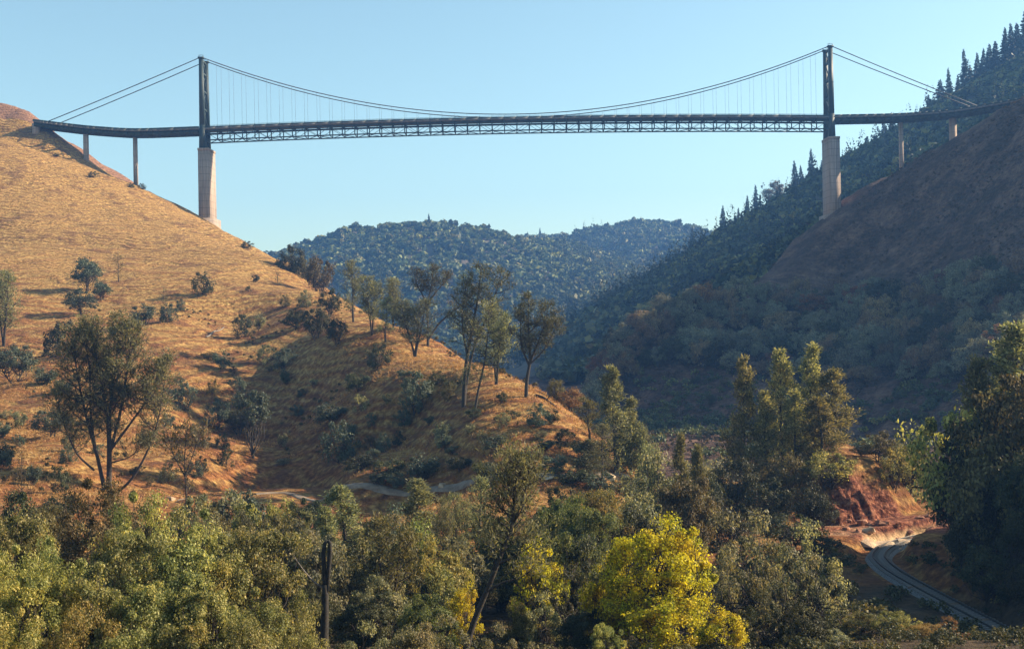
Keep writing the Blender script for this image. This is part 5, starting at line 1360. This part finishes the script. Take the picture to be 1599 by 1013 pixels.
# ------------------------------------------------------------------ ground cover
def scatter(name, label, n, xr, yr, keep, templ, size, mat, seed, cat, sink=0.0):
    rng = np.random.default_rng(seed)
    x = rng.uniform(*xr, n); y = rng.uniform(*yr, n)
    ok = np.abs(x) < 0.45 * y + 6
    x, y = x[ok], y[ok]
    z = land(x, y)
    ok = keep(x, y, z)
    x, y, z = x[ok], y[ok], z[ok]
    s = rng.uniform(*size, len(x)); az = rng.uniform(0, 6.283, len(x))
    V = []
    kk = rng.integers(len(templ), size=len(x))
    for k, t in enumerate(templ):
        m_ = kk == k
        c, sn_ = np.cos(az[m_])[:, None, None], np.sin(az[m_])[:, None, None]; ss = s[m_][:, None, None]
        V.append(np.stack([(t[None, ..., 0] * c - t[None, ..., 1] * sn_) * ss + x[m_][:, None, None], (t[None, ..., 0] * sn_ + t[None, ..., 1] * c) * ss + y[m_][:, None, None], t[None, ..., 2] * ss + z[m_][:, None, None] - sink], -1).reshape(-1, 3))
    V = np.concatenate(V)
    tag(link(name, mesh_np(name, V, np.arange(len(V)).reshape(-1, 4), None, M[mat])), label, cat, None, 'stuff')
def tuft_t(seed, n=6):
    rng = np.random.default_rng(seed)
    out = []
    for k in range(n):
        a = rng.uniform(0, 6.283); r = rng.uniform(0, 0.35); l = rng.uniform(-0.35, 0.35, 2)
        p = np.array([math.cos(a) * r, math.sin(a) * r, -0.1]); s = np.array([-math.sin(a), math.cos(a), 0]) * 0.10
        e = np.array([l[0] + math.cos(a) * 0.25, l[1] + math.sin(a) * 0.25, rng.uniform(0.45, 0.9)])
        out.append([p - s, p + e * 0.6 - s * 0.8, p + e, p + e * 0.6 + s * 0.8])
    return np.array(out)
TUFT = [tuft_t(400 + k) for k in range(5)]
trk = lambda x, y: np.abs(x - track_x(np.clip(y, 40, 171))) > 2.9
on_L = lambda x, y, z: (z > -26) & (x < 25 + 0.0 * y) & (vnoise(x / 9, y / 9, 91) + 0.6 * vnoise(x / 2.5, y / 2.5, 92) > -0.15)
scatter('dry_grass', 'tufts of dry golden grass covering the sunlit slope', 27000, (-130, 30), (125, 300), on_L, TUFT, (0.35, 0.85), 'dry_grass', 5, 'grass')
scatter('dry_brush', 'low dark twiggy growth scattered over the orange slope', 2600, (-130, 30), (120, 380), lambda x, y, z: (z > -26) & (x < 25) & (vnoise(x / 14, y / 14, 93) > 0.25), [far_template(420 + k, False) for k in range(4)], (0.5, 1.5), 'brown', 6, 'undergrowth')
def bush_t(seed, n=120, ls=1.0):
    rng = np.random.default_rng(seed)
    cl = rand_dirs(rng, 9) * 0.36 * rng.uniform(0.4, 1.1, (9, 1)); cl[:, 2] = np.abs(cl[:, 2]) * 0.8
    o_ = rand_dirs(rng, n)
    C = cl[rng.integers(9, size=n)] + o_ * 0.2 * rng.uniform(0.4, 1, (n, 1)) + np.array([0, 0, 0.22])
    Nn = o_ + rng.normal(size=(n, 3)) * 0.6 + np.array([0, 0, 0.3]); Nn /= np.linalg.norm(Nn, axis=1)[:, None]
    a_ = np.cross(Nn, rand_dirs(rng, n)); a_ /= np.linalg.norm(a_, axis=1)[:, None]; b_ = np.cross(Nn, a_)
    a_ *= 0.075 * ls; b_ *= 0.05 * ls
    return np.stack([C - a_, C + b_, C + a_, C - b_], 1)
scatter('undergrowth', 'tangled low undergrowth on the valley floor between the trees', 5200, (-75, 75), (40, 205), lambda x, y, z: ((z < -22.5) | (y < 105)) & (y < 158) & (y > 92) & trk(x, y) & (np.hypot((x - 50) / 14, (y - 163) / 9) > 1) & (vnoise(x / 8, y / 8, 97) > -0.2) & ((x < 40) | (y < 150) | (x > 53)), [bush_t(430 + k, 90, 1.1) for k in range(6)], (1.0, 2.4), 'litter_brush', 7, 'undergrowth', 0.2)
scatter('near_brush', 'fine-leaved low brush along the bottom edge in front of the railway', 700, (-40, 45), (48, 92), lambda x, y, z: trk(x, y) & ((x > 8) | (np.sin(x * 91.7 + y * 37.3) > 0.3)) & (vnoise(x / 6, y / 6, 96) > -0.5), [bush_t(470 + k, 330, 0.5) for k in range(5)], (1.2, 2.6), 'litter_brush', 17, 'undergrowth', 0.2)
scatter('valley_brush', 'low grey-green brush on the flat between the spur and the pine knoll', 900, (0, 90), (185, 290), lambda x, y, z: (z < -24) & (vnoise(x / 9, y / 9, 90) > -0.6), [bush_t(480 + k, 70, 1.1) for k in range(4)], (1.6, 4.2), 'grey_brush', 19, 'undergrowth', 0.3)
scatter('slope_scrub', 'low dark scrub over the shaded hillside below the bridge', 15000, (0, 300), (300, 640), lambda x, y, z: (hill_R(x, y) > hill_L(x, y)) & (vnoise(x / 22, y / 22, 94) + 0.5 * vnoise(x / 6, y / 6, 95) > 0.1), [far_template(440 + k, False, 18, 1.25) for k in range(4)], (0.5, 1.7), 'brown', 8, 'undergrowth')

scatter('thicket', 'dense dark thicket covering the foot of the shaded slope under the oaks', 4200, (0, 260), (290, 620), lambda x, y, z: (hill_R(x, y) > hill_L(x, y) + 1) & (z > -41.5) & (z < 4 + 14 * vnoise(x / 30, y / 30, 98)) & (vnoise(x / 16, y / 16, 99) > -0.45), [bush_t(450 + k, 60, 1.2) for k in range(5)], (2.0, 5.5), 'far_tree', 9, 'undergrowth', 0.3)
# ------------------------------------------------------------------ the hazy air of the canyon
hz = MB().box(-1560, 1860, -45, 3050, -75, 330)
m, nt, out = new_mat('haze')
pv = N_(nt, 'VolumePrincipled')
pv.inputs['Color'].default_value = (0.18, 0.43, 1.0, 1)
pv.inputs['Density'].default_value = 0.00017
pv.inputs['Anisotropy'].default_value = 0.2
nt.links.new(pv.outputs[0], out.inputs['Volume'])
tag(hz.build('haze', m), 'thin blue haze filling the canyon air', 'haze', None, 'stuff')
